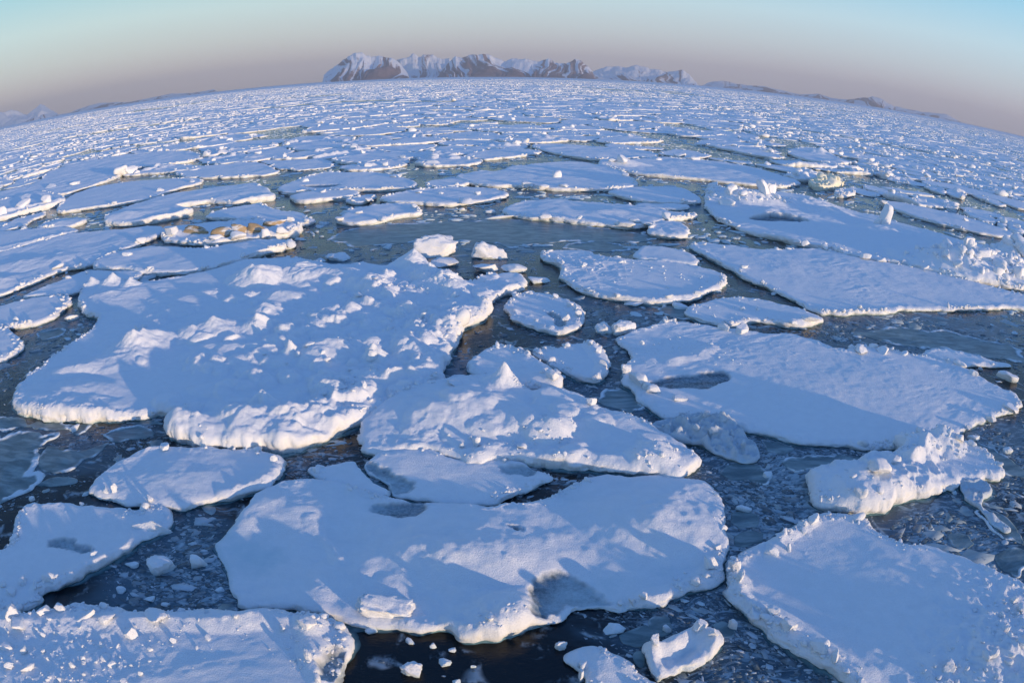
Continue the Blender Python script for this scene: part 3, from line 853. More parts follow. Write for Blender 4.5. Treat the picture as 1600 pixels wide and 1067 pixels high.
floe("small smooth floe lying against the far right side of the crescent floe",
 [(990,401),(998,392),(1005,386),(1037,388),(1075,396),(1092,406),(1092,415),(1070,413),(1040,410),(1007,407)],
 fb=0.40, rim=0.05, short="the small smooth floe")

floe("long smooth floe running off the right edge below the heaped ridge floe",
 [(1077,384),(1095,380),(1120,384),(1167,390),(1200,393),(1245,391),(1275,389),(1312,398),(1362,410),(1412,417),(1462,428),(1525,443),(1575,456),(1600,462),(1680,476),(1720,492),(1690,498),(1600,482),(1550,482),(1487,484),(1425,483),(1375,488),(1312,491),(1275,488),(1237,469),(1200,449),(1175,441),(1150,426),(1112,406),(1095,396)],
 fb=0.28, rim=0.10, und=0.04, short="the long smooth floe", feats=[('m',1360,425,6,0.12,2.0,-20),('m',1250,420,6,0.1,2.0,-20)],
 blocks=[(1163,420,14,6),(1100,383,8,5),(1130,388,8,4)])

floe("heaped ridge floe on the right with a lone ice spire and a rubble pile",
 [(1102,316),(1104,296),(1125,292),(1137,297),(1170,296),(1200,302),(1225,303),(1262,306),(1295,320),(1325,330),(1370,338),(1390,345),(1450,362),(1500,376),(1535,384),(1572,392),(1600,417),(1660,440),(1600,452),(1575,449),(1545,444),(1505,438),(1460,427),(1412,413),(1362,406),(1312,396),(1275,387),(1242,381),(1215,373),(1200,371),(1175,366),(1150,356),(1117,341),(1111,333),(1100,322)],
 fb=0.36, rim=0.14, und=0.07, short="the heaped ridge floe", feats=[('m',1150,315,3.2,0.9,1.6,-10,1.1),('m',1115,303,1.6,0.9,1.2,0,1.0),('m',1195,318,3.5,0.8,1.7,-10,1.1),('m',1265,320,3.0,1.0,1.4,-10,1.4),('m',1300,333,2.4,0.6,1.6,0,1.3),('c',1150,312,4.5,120,.6),('c',1200,316,3,60,.6),('c',1300,392,3,40,.35),('c',1390,410,3,30,.35),('m',1210,335,4,0.5,2,-10),
  ('m',1535,418,5.5,1.5,1.6,-15,0.9),('m',1580,405,3.0,2.2,1.2,-30,1.2),('m',1495,420,3.5,1.0,1.4,0),('c',1535,418,6.5,240,.7),('c',1585,408,4,120,.8),('m',1390,360,2.6,0.5,1.5,0),('b',[(1170,340),(1210,337),(1260,345),(1265,350),(1210,347),(1175,345)]),('m',1320,360,6,.14,2,-15),('m',1235,375,3.5,0.2,2,-10)],
 blocks=[(1381,351,20,34,{'name':'ice_spire','up':0.35,'deep':0.9,'cuts':5}),(1372,350,14,12,{'tilt':.5}),(1433,396,14,10),(1416,402,10,6),(1350,404,22,10),(1378,408,20,8),(1398,410,16,7),(1288,389,16,7),(1258,384,20,8),(1245,382,16,6),(1312,393,16,8),(1446,422,12,6),(1114,300,22,18),(1140,315,24,14),(1190,318,26,24,{'cuts':6}),(1205,318,18,20),(1160,307,20,14),(1135,322,34,14),(1505,415,30,20),(1530,425,30,20),(1550,405,26,18),(1575,395,22,26),(1590,410,20,18),(1560,435,24,14),(1590,440,26,16),(1475,420,20,12),(1490,405,22,12),(1540,392,16,12)])

floe("wedge floe with a yellowish lit tip between the crescent and very broad flat floes",
 [(1071,486),(1085,479),(1100,475),(1140,466),(1162,466),(1200,471),(1237,481),(1275,493),(1288,500),(1280,507),(1237,511),(1215,506),(1190,502),(1175,503),(1157,507),(1125,508),(1095,502),(1077,493)],
 fb=0.25, rim=0.10, und=0.03, short="the wedge floe", feats=[('c',1150,480,4,70,.12),('r',[(1225,506),(1280,502)],0.2,0.5)], blocks=[(1160,483,12,5),(1185,484,10,5),(1265,504,30,8),(1240,507,18,7)])

# -- left middle distance
floe("floe at the left edge with a bright rounded right rim, left of the largest floe", [(-60,488),(0,482),(25,474),(62,466),(100,463),(116,470),(107,477),(82,496),(62,506),(25,512),(0,510),(-60,507)], fb=0.34, rim=0.10, short="the left edge floe", blocks=[(25,500,12,7)])
floe("flat slab just behind the left tip of the largest floe", [(30,468),(62,454),(107,435),(137,425),(187,424),(227,427),(212,437),(195,443),(175,437),(155,440),(132,449),(120,459),(82,462)], fb=0.32, rim=0.08, short="the flat slab behind the largest floe", blocks=[(136,427,10,5),(107,435,12,4),(177,427,10,4)])
floe("rounded floe cut by the left frame edge beside the dark lead", [(-50,512),(0,511),(15,515),(25,527),(37,537),(32,546),(15,558),(0,565),(-50,562)], fb=0.34, rim=0.12, short="the rounded left floe")
floe("long floe ending in a bright point at right, behind the largest floe", [(140,418),(162,403),(192,393),(225,388),(280,388),(325,390),(362,382),(400,377),(432,377),(467,381),(437,391),(400,398),(375,406),(337,418),(300,426),(262,427),(225,428),(200,421),(170,421)], fb=0.40, rim=0.10, und=.08, short="the long pointed floe", feats=[('r',[(345,414),(400,395),(462,381)],.15,.5)], blocks=[(200,399,20,5),(455,382,24,8)])
floe("broad floe at the left with one pink lit swell on its flat snow", [(-80,412),(0,397),(50,383),(105,368),(175,361),(250,353),(257,365),(225,380),(192,392),(170,400),(137,416),(100,421),(62,438),(25,453),(0,462),(-80,475)], fb=0.36, rim=0.08, und=.10, short="the pink swelled floe", feats=[('m',45,412,2.8,0.42,2.0,15),('m',0,440,2,0.35,1.6,0)], blocks=[(90,418,26,6),(222,378,20,8)])
floe("narrow floe with a long sunlit near edge at the left side", [(-60,372),(0,363),(50,360),(107,357),(125,363),(75,375),(37,386),(0,396),(-60,405)], fb=0.42, rim=0.10, short="the narrow sunlit floe", feats=[('r',[(-20,392),(40,380),(110,362)],.2,.5)])
floe("ragged floe carrying a brown stained ice ridge, behind the long pointed floe", [(252,364),(257,356),(280,356),(331,350),(380,347),(432,347),(472,358),(470,367),(435,372),(371,377),(324,382),(280,379),(253,376)], fb=0.40, rim=0.14, und=.1, short="the brown stained ridge", feats=[('m',270,365,1.6,0.4,1.5,0),('h',400,362,6,.25,1.2),('m',440,360,2,0.4,1.6,0)],
 blocks=[(345,370,44,18,{'mat':MAT_STAIN,'name':'stained_ice_block','tilt':0,'deep':.6,'rot':.05,'cuts':12}),(372,368,34,20,{'mat':MAT_STAIN,'name':'stained_ice_block','tilt':0,'deep':.8,'rot':-.1,'cuts':12}),(396,366,44,17,{'mat':MAT_STAIN,'name':'stained_ice_block','tilt':0,'deep':.6,'rot':.1,'cuts':12}),(428,361,42,12,{'mat':MAT_STAIN,'name':'stained_ice_block','tilt':0,'deep':.5,'rot':.15,'cuts':12}),(305,364,60,12,{'mat':MAT_STAIN,'name':'stained_ice_block','tilt':0,'deep':.4,'rot':-.05,'cuts':12}),(340,374,30,10),(370,374,34,12),(268,368,32,14),(414,370,20,12),(440,366,30,10),(455,362,20,8)])
floe("low snowy floe touching the back of the brown stained ice ridge", [(318,342),(337,331),(370,325),(400,320),(412,320),(432,331),(472,333),(480,340),(492,346),(478,353),(437,347),(400,345),(370,343)], fb=0.36, rim=0.12, short="the low floe behind the stained ridge", blocks=[(455,345,14,8),(480,347,14,5)])
floe("smooth floe with a thin bright left edge, left of the chunk topped floes", [(87,328),(112,306),(140,296),(187,287),(275,280),(320,280),(312,288),(275,296),(237,311),(182,321),(125,328),(92,333)], fb=0.40, rim=0.08, short="the smooth bright edged floe", blocks=[(250,299,14,5),(300,284,16,5),(180,318,10,4)])
floe("forked floe with two thick yellowish lit edges behind the brown stained ridge", [(157,348),(180,333),(212,321),(262,306),(325,296),(400,288),(412,294),(430,306),(428,310),(400,313),(365,318),(330,314),(310,318),(272,323),(300,328),(304,333),(237,346),(200,351)], fb=0.55, rim=0.08, und=.1, short="the forked floe", feats=[('r',[(235,342),(270,336),(303,328)],.35,.6),('r',[(368,314),(400,309),(428,304)],.25,.6),('m',200,336,2.5,.4,1.5,0)])
floe("small dome shaped floe beside a pyramid chunk at the left", [(55,359),(70,351),(92,343),(130,342),(136,347),(105,357)], fb=0.4, rim=0.10, short="the dome floe", feats=[('m',95,349,2.5,.25,1.6,0)])
floe("thick floe at the far left edge with a broken sunlit wall", [(-60,328),(0,317),(62,300),(100,309),(102,316),(57,328),(0,343),(-60,352)], fb=0.7, rim=0.2, short="the thick left floe", feats=[('r',[(-20,338),(30,327),(100,312)],.45,.7),('m',40,308,2.5,.5,1.6,10)], blocks=[(35,325,28,16),(75,317,32,12),(5,335,20,14)])
floe("very large snow floe in the left middle distance with low drifts", [(-40,305),(0,302),(62,286),(75,268),(130,253),(200,243),(275,236),(312,240),(312,250),(265,258),(212,262),(180,280),(125,296),(105,304),(62,306),(0,316)], fb=0.42, rim=0.12, und=.14, short="the very large left floe", blocks=[(118,288,20,6),(80,293,24,5),(192,272,34,14),(205,270,24,12)])

# -- middle distance, centre and right
floe("thin floe with an unbroken bright near edge above the large grey lead", [(450,309),(475,303),(505,299),(560,300),(561,307),(500,313),(470,317)], fb=0.5, rim=0.05, short="the bright edged thin floe", feats=[('r',[(475,314),(520,309),(560,304)],.15,.5)], blocks=[(505,300,14,5)])
floe("broad floe in the centre distance with a pale green melt strip", [(432,297),(450,288),(470,280),(505,271),(550,271),(600,272),(637,281),(657,292),(625,297),(550,298),(512,297),(480,301),(450,304)], fb=0.4, rim=0.12, short="the green stripped floe", feats=[('b',[(465,289),(500,288),(535,288),(520,292),(490,293)])], blocks=[(475,283,20,7),(620,276,20,5)])
floe("little sliver floe right of the bright edged thin floe", [(537,315),(560,308),(590,304),(585,312),(560,320)], fb=0.3, rim=0.15, short="the sliver floe", blocks=[(575,314,18,5)])
floe("long flat floe with a dotted white far edge in the centre distance", [(590,312),(625,302),(682,296),(725,294),(775,297),(797,307),(762,315),(700,321),(650,318),(612,317)], fb=0.42, rim=0.16, short="the dotted floe", blocks=[(730,316,30,8),(745,303,16,6),(690,303,10,4),(655,301,16,4)])
floe("medium floe with a crumbled near left corner at the head of the grey lead", [(522,347),(540,334),(550,327),(600,322),(650,321),(655,328),(660,335),(625,338),(587,348),(550,350)], fb=0.40, rim=0.16, und=.08, short="the crumbled corner floe", blocks=[(648,325,14,8),(532,344,20,8),(560,334,14,5),(598,343,22,6)])
floe("small clean floe in a gap of dark water, centre distance", [(661,290),(675,284),(705,280),(740,277),(745,283),(720,292),(670,295)], fb=0.4, rim=0.06, short="the small clean floe")
floe("wide floe right of centre with a row of snow lumps along its near edge", [(785,331),(800,321),(837,313),(900,316),(950,320),(1000,325),(1040,331),(1095,336),(1070,342),(1037,346),(1017,352),(987,356),(950,352),(900,347),(837,341),(800,337)], fb=0.42, rim=0.16, und=.1, short="the wide lumpy edged floe", feats=[('m',960,333,3,.2,2,0)], blocks=[(850,340,24,7),(1040,343,20,12),(1010,350,24,7),(975,351,34,7),(905,342,14,6),(990,346,26,7)])
floe("small rounded floe with sunlit front off the wide lumpy edged floe's right end", [(1010,363),(1025,349),(1045,347),(1065,349),(1077,360),(1074,371),(1037,370)], fb=0.42, rim=0.14, short="the small rounded floe", feats=[('h',1045,358,3,.1,1.6)])
floe("smooth oval floe left of the heaped ridge floe", [(945,301),(975,295),(1025,292),(1065,295),(1080,302),(1095,311),(1097,318),(1050,318),(1000,315),(970,308)], fb=0.36, rim=0.05, und=.06, short="the smooth oval floe")
floe("slim floe lying against the near side of the smooth oval floe", [(992,321),(1005,318),(1025,320),(1072,321),(1078,326),(1040,329),(995,327)], fb=0.3, rim=0.06, short="the slim floe")
floe("large snow floe in the centre distance with one bright cube of ice on top", [(706,278),(750,268),(775,270),(800,262),(850,256),(912,255),(950,262),(975,270),(985,279),(999,289),(985,295),(925,297),(875,297),(825,293),(800,291),(770,292),(730,286)], fb=0.42, rim=0.12, und=.1, short="the cube topped floe", blocks=[(869,276,20,12,{'cuts':6}),(850,294,22,8),(822,290,24,9),(880,291,24,6),(977,275,12,6)])
floe("long drifted floe behind the heaped ridge floe with a low snow ridge at its left", [(932,258),(955,251),(975,252),(1025,247),(1075,250),(1150,257),(1200,270),(1257,287),(1225,293),(1190,290),(1150,287),(1100,281),(1025,275),(980,270),(955,263)], fb=0.42, rim=0.12, und=.12, short="the long drifted floe", feats=[('m',970,256,3,.9,1.6,0,1.2)], blocks=[(972,258,26,13),(1060,246,26,8),(1025,249,20,5),(1085,249,26,6),(955,257,14,6)])
floe("snowy floe behind the cube topped floe in the centre distance", [(825,229),(850,226),(887,227),(950,232),(1012,237),(1032,245),(975,250),(920,250),(875,242)], fb=0.42, rim=0.12, und=.1, short="the floe behind the cube topped one")
floe("long tapering floe on the right beyond the lone ice spire", [(1372,316),(1400,317),(1450,327),(1500,338),(1550,353),(1590,371),(1550,369),(1475,352),(1425,338),(1387,323)], fb=0.42, rim=0.10, und=.06, short="the tapering right floe", blocks=[(1380,318,14,6),(1440,313,24,6),(1508,345,12,5)])
floe("far right floe with smooth snow between two bands of slush", [(1440,283),(1487,288),(1537,301),(1600,318),(1650,331),(1600,330),(1550,311),(1487,298),(1442,288)], fb=0.40, rim=0.10, short="the far right floe")
floe("drifted floe with a pointed snow peak on the right, beside a brownish lead", [(1225,238),(1250,231),(1280,233),(1307,247),(1337,257),(1300,258),(1250,248)], fb=0.5, rim=0.12, und=.1, short="the peaked right floe", feats=[('m',1281,240,3.0,1.6,1.2,0,1.5),('m',1310,253,2.5,.5,1.6,0)])

# -- low, rubbly and sunken pieces near the camera
floe("heap of grey slush rubble between the peaked long floe and the very broad flat floe", [(1015,668),(1040,655),(1065,660),(1100,654),(1130,658),(1150,672),(1168,690),(1184,712),(1176,722),(1150,716),(1115,705),(1085,690),(1060,690)], fb=0.14, rim=0.06, und=.05, feats=[('h',1110,680,3.2,0.32,2.2),('h',1075,672,2.0,0.25,2.6),('m',1125,672,1.1,.45,1.2,0)], name="slush_heap", cat="slush heap", mat=MAT_SLUSH, group="slush heaps between floes", short="the slush heap", blocks=[(1127,676,14,12),(1140,690,12,10),(1100,672,14,10),(1085,684,14,9),(1160,706,12,9),(1112,690,16,8)])
floe("half sunken pale slab at the bottom edge left of the notched ice block", [(880,1032),(888,1020),(917,1011),(955,1020),(985,1038),(1010,1055),(1032,1072),(1020,1100),(960,1110),(905,1098),(908,1060),(892,1040)], fb=0.13, rim=0.06, und=.05, short="the half sunken slab", feats=[('b',[(890,1040),(910,1040),(912,1075),(895,1080)]),('m',945,1032,.8,.1)], blocks=[(908,1058,12,20)])
floe("slushy snow strip trailing down from the lumpy floe on the right", [(1500,757),(1520,752),(1545,758),(1550,772),(1535,778),(1535,790),(1555,808),(1575,825),(1570,832),(1545,815),(1525,795),(1510,780)], fb=0.10, rim=0.05, und=.02, feats=[('h',1525,768,1.6,0.16,2.6),('h',1545,805,1.4,.12,2.6)], name="slush_heap", cat="slush heap", mat=MAT_SLUSH, group="slush heaps between floes", short="the slush strip")
floe("low snowy bar in the right lead behind the very broad flat floe", [(1440,553),(1452,548),(1475,545),(1500,553),(1540,562),(1585,571),(1560,574),(1500,572),(1465,564)], fb=0.14, rim=0.10, short="the snowy bar")

floe("notched ice block with a hollow in front, at the bottom centre", [(1004,1010),(1012,1004),(1030,1006),(1050,1000),(1062,990),(1085,976),(1095,984),(1112,987),(1122,1005),(1120,1020),(1095,1032),(1068,1045),(1050,1055),(1032,1066),(1020,1055),(1012,1040)],
     fb=0.26, rim=0.07, und=.05, name="ice_chunk", cat="ice chunk", group="loose ice chunks floating between the floes", short="the notched ice block", feats=[('r',[(1008,1012),(1030,1008),(1050,1008)],.28,.35),('r',[(1010,1015),(1020,1040),(1034,1060)],.30,.35),('r',[(1060,995),(1085,980),(1112,992),(1118,1010)],.26,.4),('r',[(1118,1012),(1095,1026),(1060,1044),(1036,1060)],.16,.3),('m',1060,1018,.7,-.18,1.4,20)],
     blocks=[(1090,984,26,16),(1112,998,18,14),(1020,1010,24,14)])

floe("rugged yellowish ice pile behind the heaped ridge floe", [(1262,287),(1275,281),(1300,278),(1315,282),(1318,290),(1300,295),(1275,294)], fb=0.75, rim=0.15, und=.2, mat=MAT_YELLOW, short="the yellowish ice pile", feats=[('m',1295,286,2.6,.7,1.5,0,.8),('c',1293,286,3.0,70,.8)], cat="ice chunk", name="ice_chunk", group="loose ice chunks floating between the floes")
floe("white rubbly chunk in front of the yellowish ice pile", [(1302,301),(1318,296),(1334,298),(1337,304),(1318,308),(1306,306)], fb=0.5, rim=0.15, und=.1, short="the white rubbly chunk", feats=[('c',1320,302,2.0,40,.7)], cat="ice chunk", name="ice_chunk", group="loose ice chunks floating between the floes")

# -- thin plates with pale rims
PL = [
("heart shaped thin ice plate with a white rim at the left", [(62,716),(63,704),(72,697),(100,694),(125,700),(145,698),(160,690),(174,690),(160,702),(140,715),(120,727),(92,741),(72,736)]),
("large dark thin ice sheet at the left edge", [(-80,695),(0,683),(50,671),(95,674),(80,688),(62,700),(58,722),(50,737),(70,742),(45,760),(20,773),(0,785),(-80,790)]),
("thin ice strip with a frosted border below the left tip of the largest floe", [(-20,650),(30,655),(62,657),(100,657),(147,663),(138,676),(120,680),(95,670),(50,667),(0,676),(-20,672)]),
("pale sliver plate between the largest floe and the lozenge floe", [(158,679),(185,671),(212,666),(238,668),(247,678),(225,685),(195,688),(170,685)]),
("small pale plate touching the heart shaped plate", [(60,757),(75,748),(90,744),(125,746),(122,753),(100,758)]),
("grey plate behind the crest of the peaked long floe", [(923,622),(945,610),(970,605),(990,616),(1003,637),(985,642),(950,638),(935,634)]),
("thin plate left of the wedge floe with a broken white rim", [(1030,486),(1037,478),(1060,476),(1075,482),(1090,500),(1065,501),(1040,494)]),
("broad grey green thin ice sheet in the open lead beyond the largest floe", [(512,374),(535,362),(580,352),(640,349),(720,346),(790,343),(850,345),(910,353),(970,360),(1035,370),(1010,378),(940,378),(880,377),(800,386),(740,376),(650,378),(590,384),(545,384)]),
("curved thin plate behind the crescent floe", [(870,389),(890,380),(930,377),(970,381),(990,391),(960,395),(910,391)]),
("thin plate beside the right side of the broad foreground floe", [(1131,739),(1136,727),(1152,719),(1180,728),(1205,742),(1200,757),(1165,752),(1142,748)]),
("teal sunken plate left of the lumpy right floe", [(1215,722),(1240,715),(1275,710),(1310,708),(1348,718),(1335,727),(1300,729),(1262,737),(1240,740)]),
("thin plate below the slush strip at the right", [(1478,832),(1495,828),(1512,835),(1528,850),(1520,860),(1500,862),(1482,850)]),
("broken thin plate near the right edge of the photo", [(1550,868),(1572,852),(1602,858),(1612,880),(1590,898),(1562,886)]),
("dark plate below the slush strip, between two white seams", [(1525,800),(1545,795),(1575,810),(1600,830),(1600,850),(1570,845),(1545,825)]),
("long thin plate in the right lead under the very broad flat floe", [(1510,690),(1530,690),(1570,712),(1605,735),(1605,750),(1570,735),(1535,710)]),
("clear thin plate above the half sunken slab", [(965,992),(985,985),(1010,975),(1025,985),(1020,1002),(995,1008),(975,1003)]),
("clear square plate behind the notched ice block", [(1015,968),(1022,962),(1045,964),(1050,985),(1035,993),(1016,990)]),
("clear plate left of the notched ice block", [(985,1022),(995,1015),(1008,1018),(1008,1040),(1000,1048),(988,1038)]),
("thin plate off the right corner of the broad foreground floe", [(1140,800),(1165,795),(1185,806),(1180,822),(1155,826),(1138,815)]),
("thin plate by the upper left corner of the smooth right floe", [(1150,838),(1170,828),(1192,832),(1188,846),(1165,852),(1150,850)]),
("slanting plate in the lead under the very broad flat floe", [(1190,690),(1215,688),(1240,700),(1225,710),(1200,704)]),
("thin plate beside the notched block on its right", [(1115,975),(1130,970),(1150,980),(1145,996),(1125,996)]),
("grey plate in the lead above the lozenge floe", [(190,655),(215,654),(245,657),(255,662),(225,664),(195,661)]),
("narrow plate in the left lead above the rounded left floe", [(60,520),(90,512),(110,512),(100,522),(70,530)]),
("broad thin sheet in the lead below the long smooth floe", [(1330,520),(1400,512),(1480,518),(1560,535),(1600,548),(1600,565),(1540,556),(1470,545),(1400,540)]),
]
for lb, px in PL:
    g4 = ground([p[0] for p in px], [p[1] for p in px])
    ar = abs((g4[:, 0] * np.roll(g4[:, 1], -1) - np.roll(g4[:, 0], -1) * g4[:, 1]).sum()) / 2
    floe(lb, px, fb=0.045, rim=0, plate=True, rough=min(.3, .16 * math.sqrt(ar)))

# -- loose chunks of ice floating between the floes: label, pixel centre, width, height, options
CH = [
("white angular ice chunk, left one of the pair beyond the largest floe", 682,388,74,38,{'cuts':12,'soft':.22,'deep':.6}),
("rounded snow lump, right one of the pair beyond the largest floe", 757,393,78,38,{'soft':.24,'deep':.6}),
("flat shaded chunk in front of the white angular chunk", 699,411,54,14,{}),
("flat pale chunk in front of the rounded snow lump", 762,419,48,16,{}),
("small dark edged chunk touching the right tip of the largest floe", 803,420,44,14,{}),
("low chunk drifting right of the largest floe's tip", 839,437,44,10,{}),
("bright two humped chunk left of the very broad flat floe", 970,511,48,36,{'cuts':10,'soft':.2}),
("shaded crumbly chunk leaning on the bright two humped chunk", 943,513,32,24,{'soft':.18}),
("little round chunk near the right edge in open dark water", 1575,588,38,18,{}),
("tilted ice slab stuck in the near edge of the broad foreground floe", 596,949,106,44,{'tilt':.3,'deep':.55,'cuts':14,'z':.12,'soft':.14}),
("half sunken rounded chunk left of the broad foreground floe", 248,885,56,26,{'soft':.14}),
("small sunken chunk close to the left side of the broad foreground floe", 312,877,28,24,{}),
("lone white chunk in the dark lead left of the largest floe", 110,497,28,11,{}),
("pyramid chunk at the left edge of the middle distance", 39,359,24,13,{'cuts':12}),
("crumbled chunk pile in the lead behind the largest floe", 525,402,48,16,{'soft':.2}),
("dark crust chunk left of the crumbled chunk pile", 500,406,20,8,{}),
("pointed ice shard at the right end of the smeared floe", 240,826,70,22,{'tilt':.15,'deep':.35,'z':.1}),
("small flat chunk in front of the grey pond", 957,979,40,11,{}),
("upright little chunk below the left rim of the smooth right floe", 1145,975,17,24,{}),
("white crumbly chunk in the black water at the bottom", 643,1044,34,26,{'soft':.2}),
("tiny white chunk below the tilted ice slab", 678,1008,14,10,{}),
("tiny white chunk right of the tilted ice slab's lower end", 707,1015,13,9,{}),
("small grey chunk just below the near edge of the broad foreground floe", 641,1000,16,11,{}),
("jagged little chunk above the half sunken slab", 877,1006,22,20,{'soft':.2}),
("small chunk among the slush under the very broad flat floe's right end", 1522,684,24,10,{}),
("flat chunk beside the right end of the lumpy floe", 1575,702,26,10,{}),
("white chunk in the slush right of the lumpy floe", 1500,673,20,9,{}),
("low chunk left of the rounded floe", 718,592,30,10,{}),
("small chunk at the tip of the crescent floe's near side", 1118,454,20,7,{}),
("white flake under the near rim of the crescent floe", 990,475,36,7,{}),
("low white chunk above the very broad flat floe's left end", 1062,478,34,8,{}),
("small white chunk in the lead right of the sliver floe", 720,328,14,6,{}),
("chunk floating left of the wide lumpy edged floe", 765,331,22,7,{}),
("white bar of ice at the head of the broad grey green sheet", 780,339,60,6,{'deep':.3}),
("small chunk between the green stripped floe and the dotted floe", 690,272,16,6,{}),
("flat chunk near the frosted border of the left thin ice strip", 118,668,22,10,{}),
("tiny chunk below the small pale plate", 52,779,15,9,{}),
("grey chunk in the slush triangle left of the broad foreground floe", 188,922,20,9,{}),
("flat grey chunk lowest in the slush triangle", 259,945,16,7,{}),
("wide grey chunk in the slush triangle", 235,935,22,8,{}),
("pale chunk on the right side of the slush triangle", 342,921,18,9,{}),
("dim chunk at the top of the slush triangle", 205,881,28,9,{}),
("snowy chunk off the right corner of the corner floe", 580,985,20,9,{}),
("grey chunk right of the white crumbly chunk", 695,1034,22,12,{}),
("tiny chunk in black water right of the white crumbly chunk", 740,1040,10,7,{}),
("small chunk at the very bottom edge in black water", 713,1064,14,8,{}),
("small pale block resting by the notched ice block", 1040,982,16,14,{}),
("chunk in the right lead beside the teal plate", 1200,742,20,8,{}),
("long pale chunk between the broad foreground floe and the lumpy floe", 1165,795,34,12,{'tilt':.1,'deep':.3}),
("small chunk left of the slush heap", 1035,700,18,9,{}),
]
for lb, px, py, w, h, o in CH:
    g = ground(px, py + h * 0.25, 0.0)
    rr = math.sqrt(g[0] ** 2 + g[1] ** 2 + H * H)
    W, Hh = w * rr / FPX, h * rr / FPX
    sd = seed_of(lb)
    sub = 5 if W > 1.2 and rr < 30 else 4 if rr < 50 else 3
    q = add_block("ice_chunk", (g[0], g[1], Hh * 0.22 + o.get('z', 0)), (W, W * o.get('deep', 0.7), Hh * 1.15), sd, MAT_YELLOW if o.get('mat') else MAT_SNOW, None,
                  sd % 40 / 100 - 0.2, o.get('tilt', (sd % 9 - 4) * 0.03), sub, o.get('cuts', 9), o.get('soft', .10))
    tag(q, lb, "ice chunk", "loose ice chunks floating between the floes")
    FLOE_POLYS.append(np.stack([g[0] + W * .5 * np.cos(np.linspace(0, 6.28, 12, endpoint=False)), g[1] + W * .35 * np.sin(np.linspace(0, 6.28, 12, endpoint=False))], -1))

# ------------------------------------------------------------------ the pack beyond: one floe per cell of a random tiling
TRACED = [(p, p.min(0), p.max(0)) for p in FLOE_POLYS]


def in_traced(x, y, pad=0.0):
    for p, lo, hi in TRACED:
        if lo[0] - pad < x < hi[0] + pad and lo[1] - pad < y < hi[1] + pad:
            if inside_poly(np.array([[x, y]]), p)[0]: return True
            if pad and np.hypot(p[:, 0] - x, p[:, 1] - y).min() < pad: return True
    return False


def in_traced_many(pts):
    m = np.zeros(len(pts), bool)
    for p, lo, hi in TRACED:
        k = (pts[:, 0] > lo[0]) & (pts[:, 0] < hi[0]) & (pts[:, 1] > lo[1]) & (pts[:, 1] < hi[1]) & ~m
        if k.any():
            i = np.nonzero(k)[0]; m[i] |= inside_poly(pts[i], p)
    return m


LEADS = [([(150, 238), (240, 226), (330, 216), (440, 204), (520, 200)], 5), ([(0, 275), (60, 262), (110, 252)], 4), ([(60, 190), (140, 172), (230, 160)], 8), ([(520, 216), (600, 222), (700, 218)], 3),
         ([(930, 206), (1000, 214), (1080, 232), (1150, 243), (1230, 256), (1330, 278), (1430, 298), (1600, 345)], 6), ([(1330, 318), (1420, 346), (1500, 362), (1600, 378)], 3),
         ([(820, 262), (900, 252), (1000, 240)], 2), ([(1050, 195), (1150, 207), (1300, 240)], 4), ([(420, 170), (560, 158), (700, 160)], 8), ([(1250, 205), (1400, 230), (1600, 275)], 5),
         ([(660, 200), (760, 190), (860, 196)], 5), ([(0, 240), (80, 222)], 5)]
LEADS = [(ground([p[0] for p in l], [p[1] for p in l]), w) for l, w in LEADS]


def lead_dist(x, y):
    best = 1e9
    for pl, w in LEADS:
        for (ax, ay), (bx, by) in zip(pl[:-1], pl[1:]):
            ex, ey = bx - ax, by - ay
            t = min(1, max(0, ((x - ax) * ex + (y - ay) * ey) / (ex * ex + ey * ey)))
            best = min(best, math.hypot(x - ax - t * ex, y - ay - t * ey) / w)
    return best


def clip_half(poly, mx, my, nx, ny):
    out = []
    n = len(poly)
    for i in range(n):
        ax, ay = poly[i]; bx, by = poly[(i + 1) % n]
        da = (ax - mx) * nx + (ay - my) * ny; db = (bx - mx) * nx + (by - my) * ny
        if da <= 0: out.append((ax, ay))
        if (da < 0 < db) or (db < 0 < da):
            t = da / (da - db); out.append((ax + (bx - ax) * t, ay + (by - ay) * t))
    return out


rg = np.random.default_rng(11)


def seeds_for(r0, r1, a0, a1, spacing, jitter=0.95):
    """random seeds, one per jittered grid square of the ring sector, thinned unevenly"""
    pts = []
    n = int(2 * r1 / spacing) + 2
    gx, gy = np.meshgrid(np.arange(-n // 2, n // 2 + 1) * spacing, np.arange(0, n // 2 + 2) * spacing)
    gx = gx.ravel() + rg.uniform(-.5, .5, gx.size) * spacing * jitter; gy = gy.ravel() + rg.uniform(-.5, .5, gy.size) * spacing * jitter
    r = np.hypot(gx, gy); a = np.degrees(np.arctan2(gx, gy))
    k = (r > r0) & (r < r1) & (a > a0) & (a < a1)
    k &= (fbm(gx / (spacing * 4), gy / (spacing * 4), 77, 2) + rg.uniform(-.55, .55, gx.size)) > -0.38
    gx, gy = gx[k], gy[k]
    # patches of smaller, broken floes
    m = fbm(gx / (spacing * 5), gy / (spacing * 3), 177, 3) > .12
    ex = [(gx[m] + rg.normal(size=m.sum()) * spacing * .33, gy[m] + rg.normal(size=m.sum()) * spacing * .33) for _ in range(3)]
    return np.stack([np.concatenate([gx] + [e[0] for e in ex]), np.concatenate([gy] + [e[1] for e in ex])], -1)


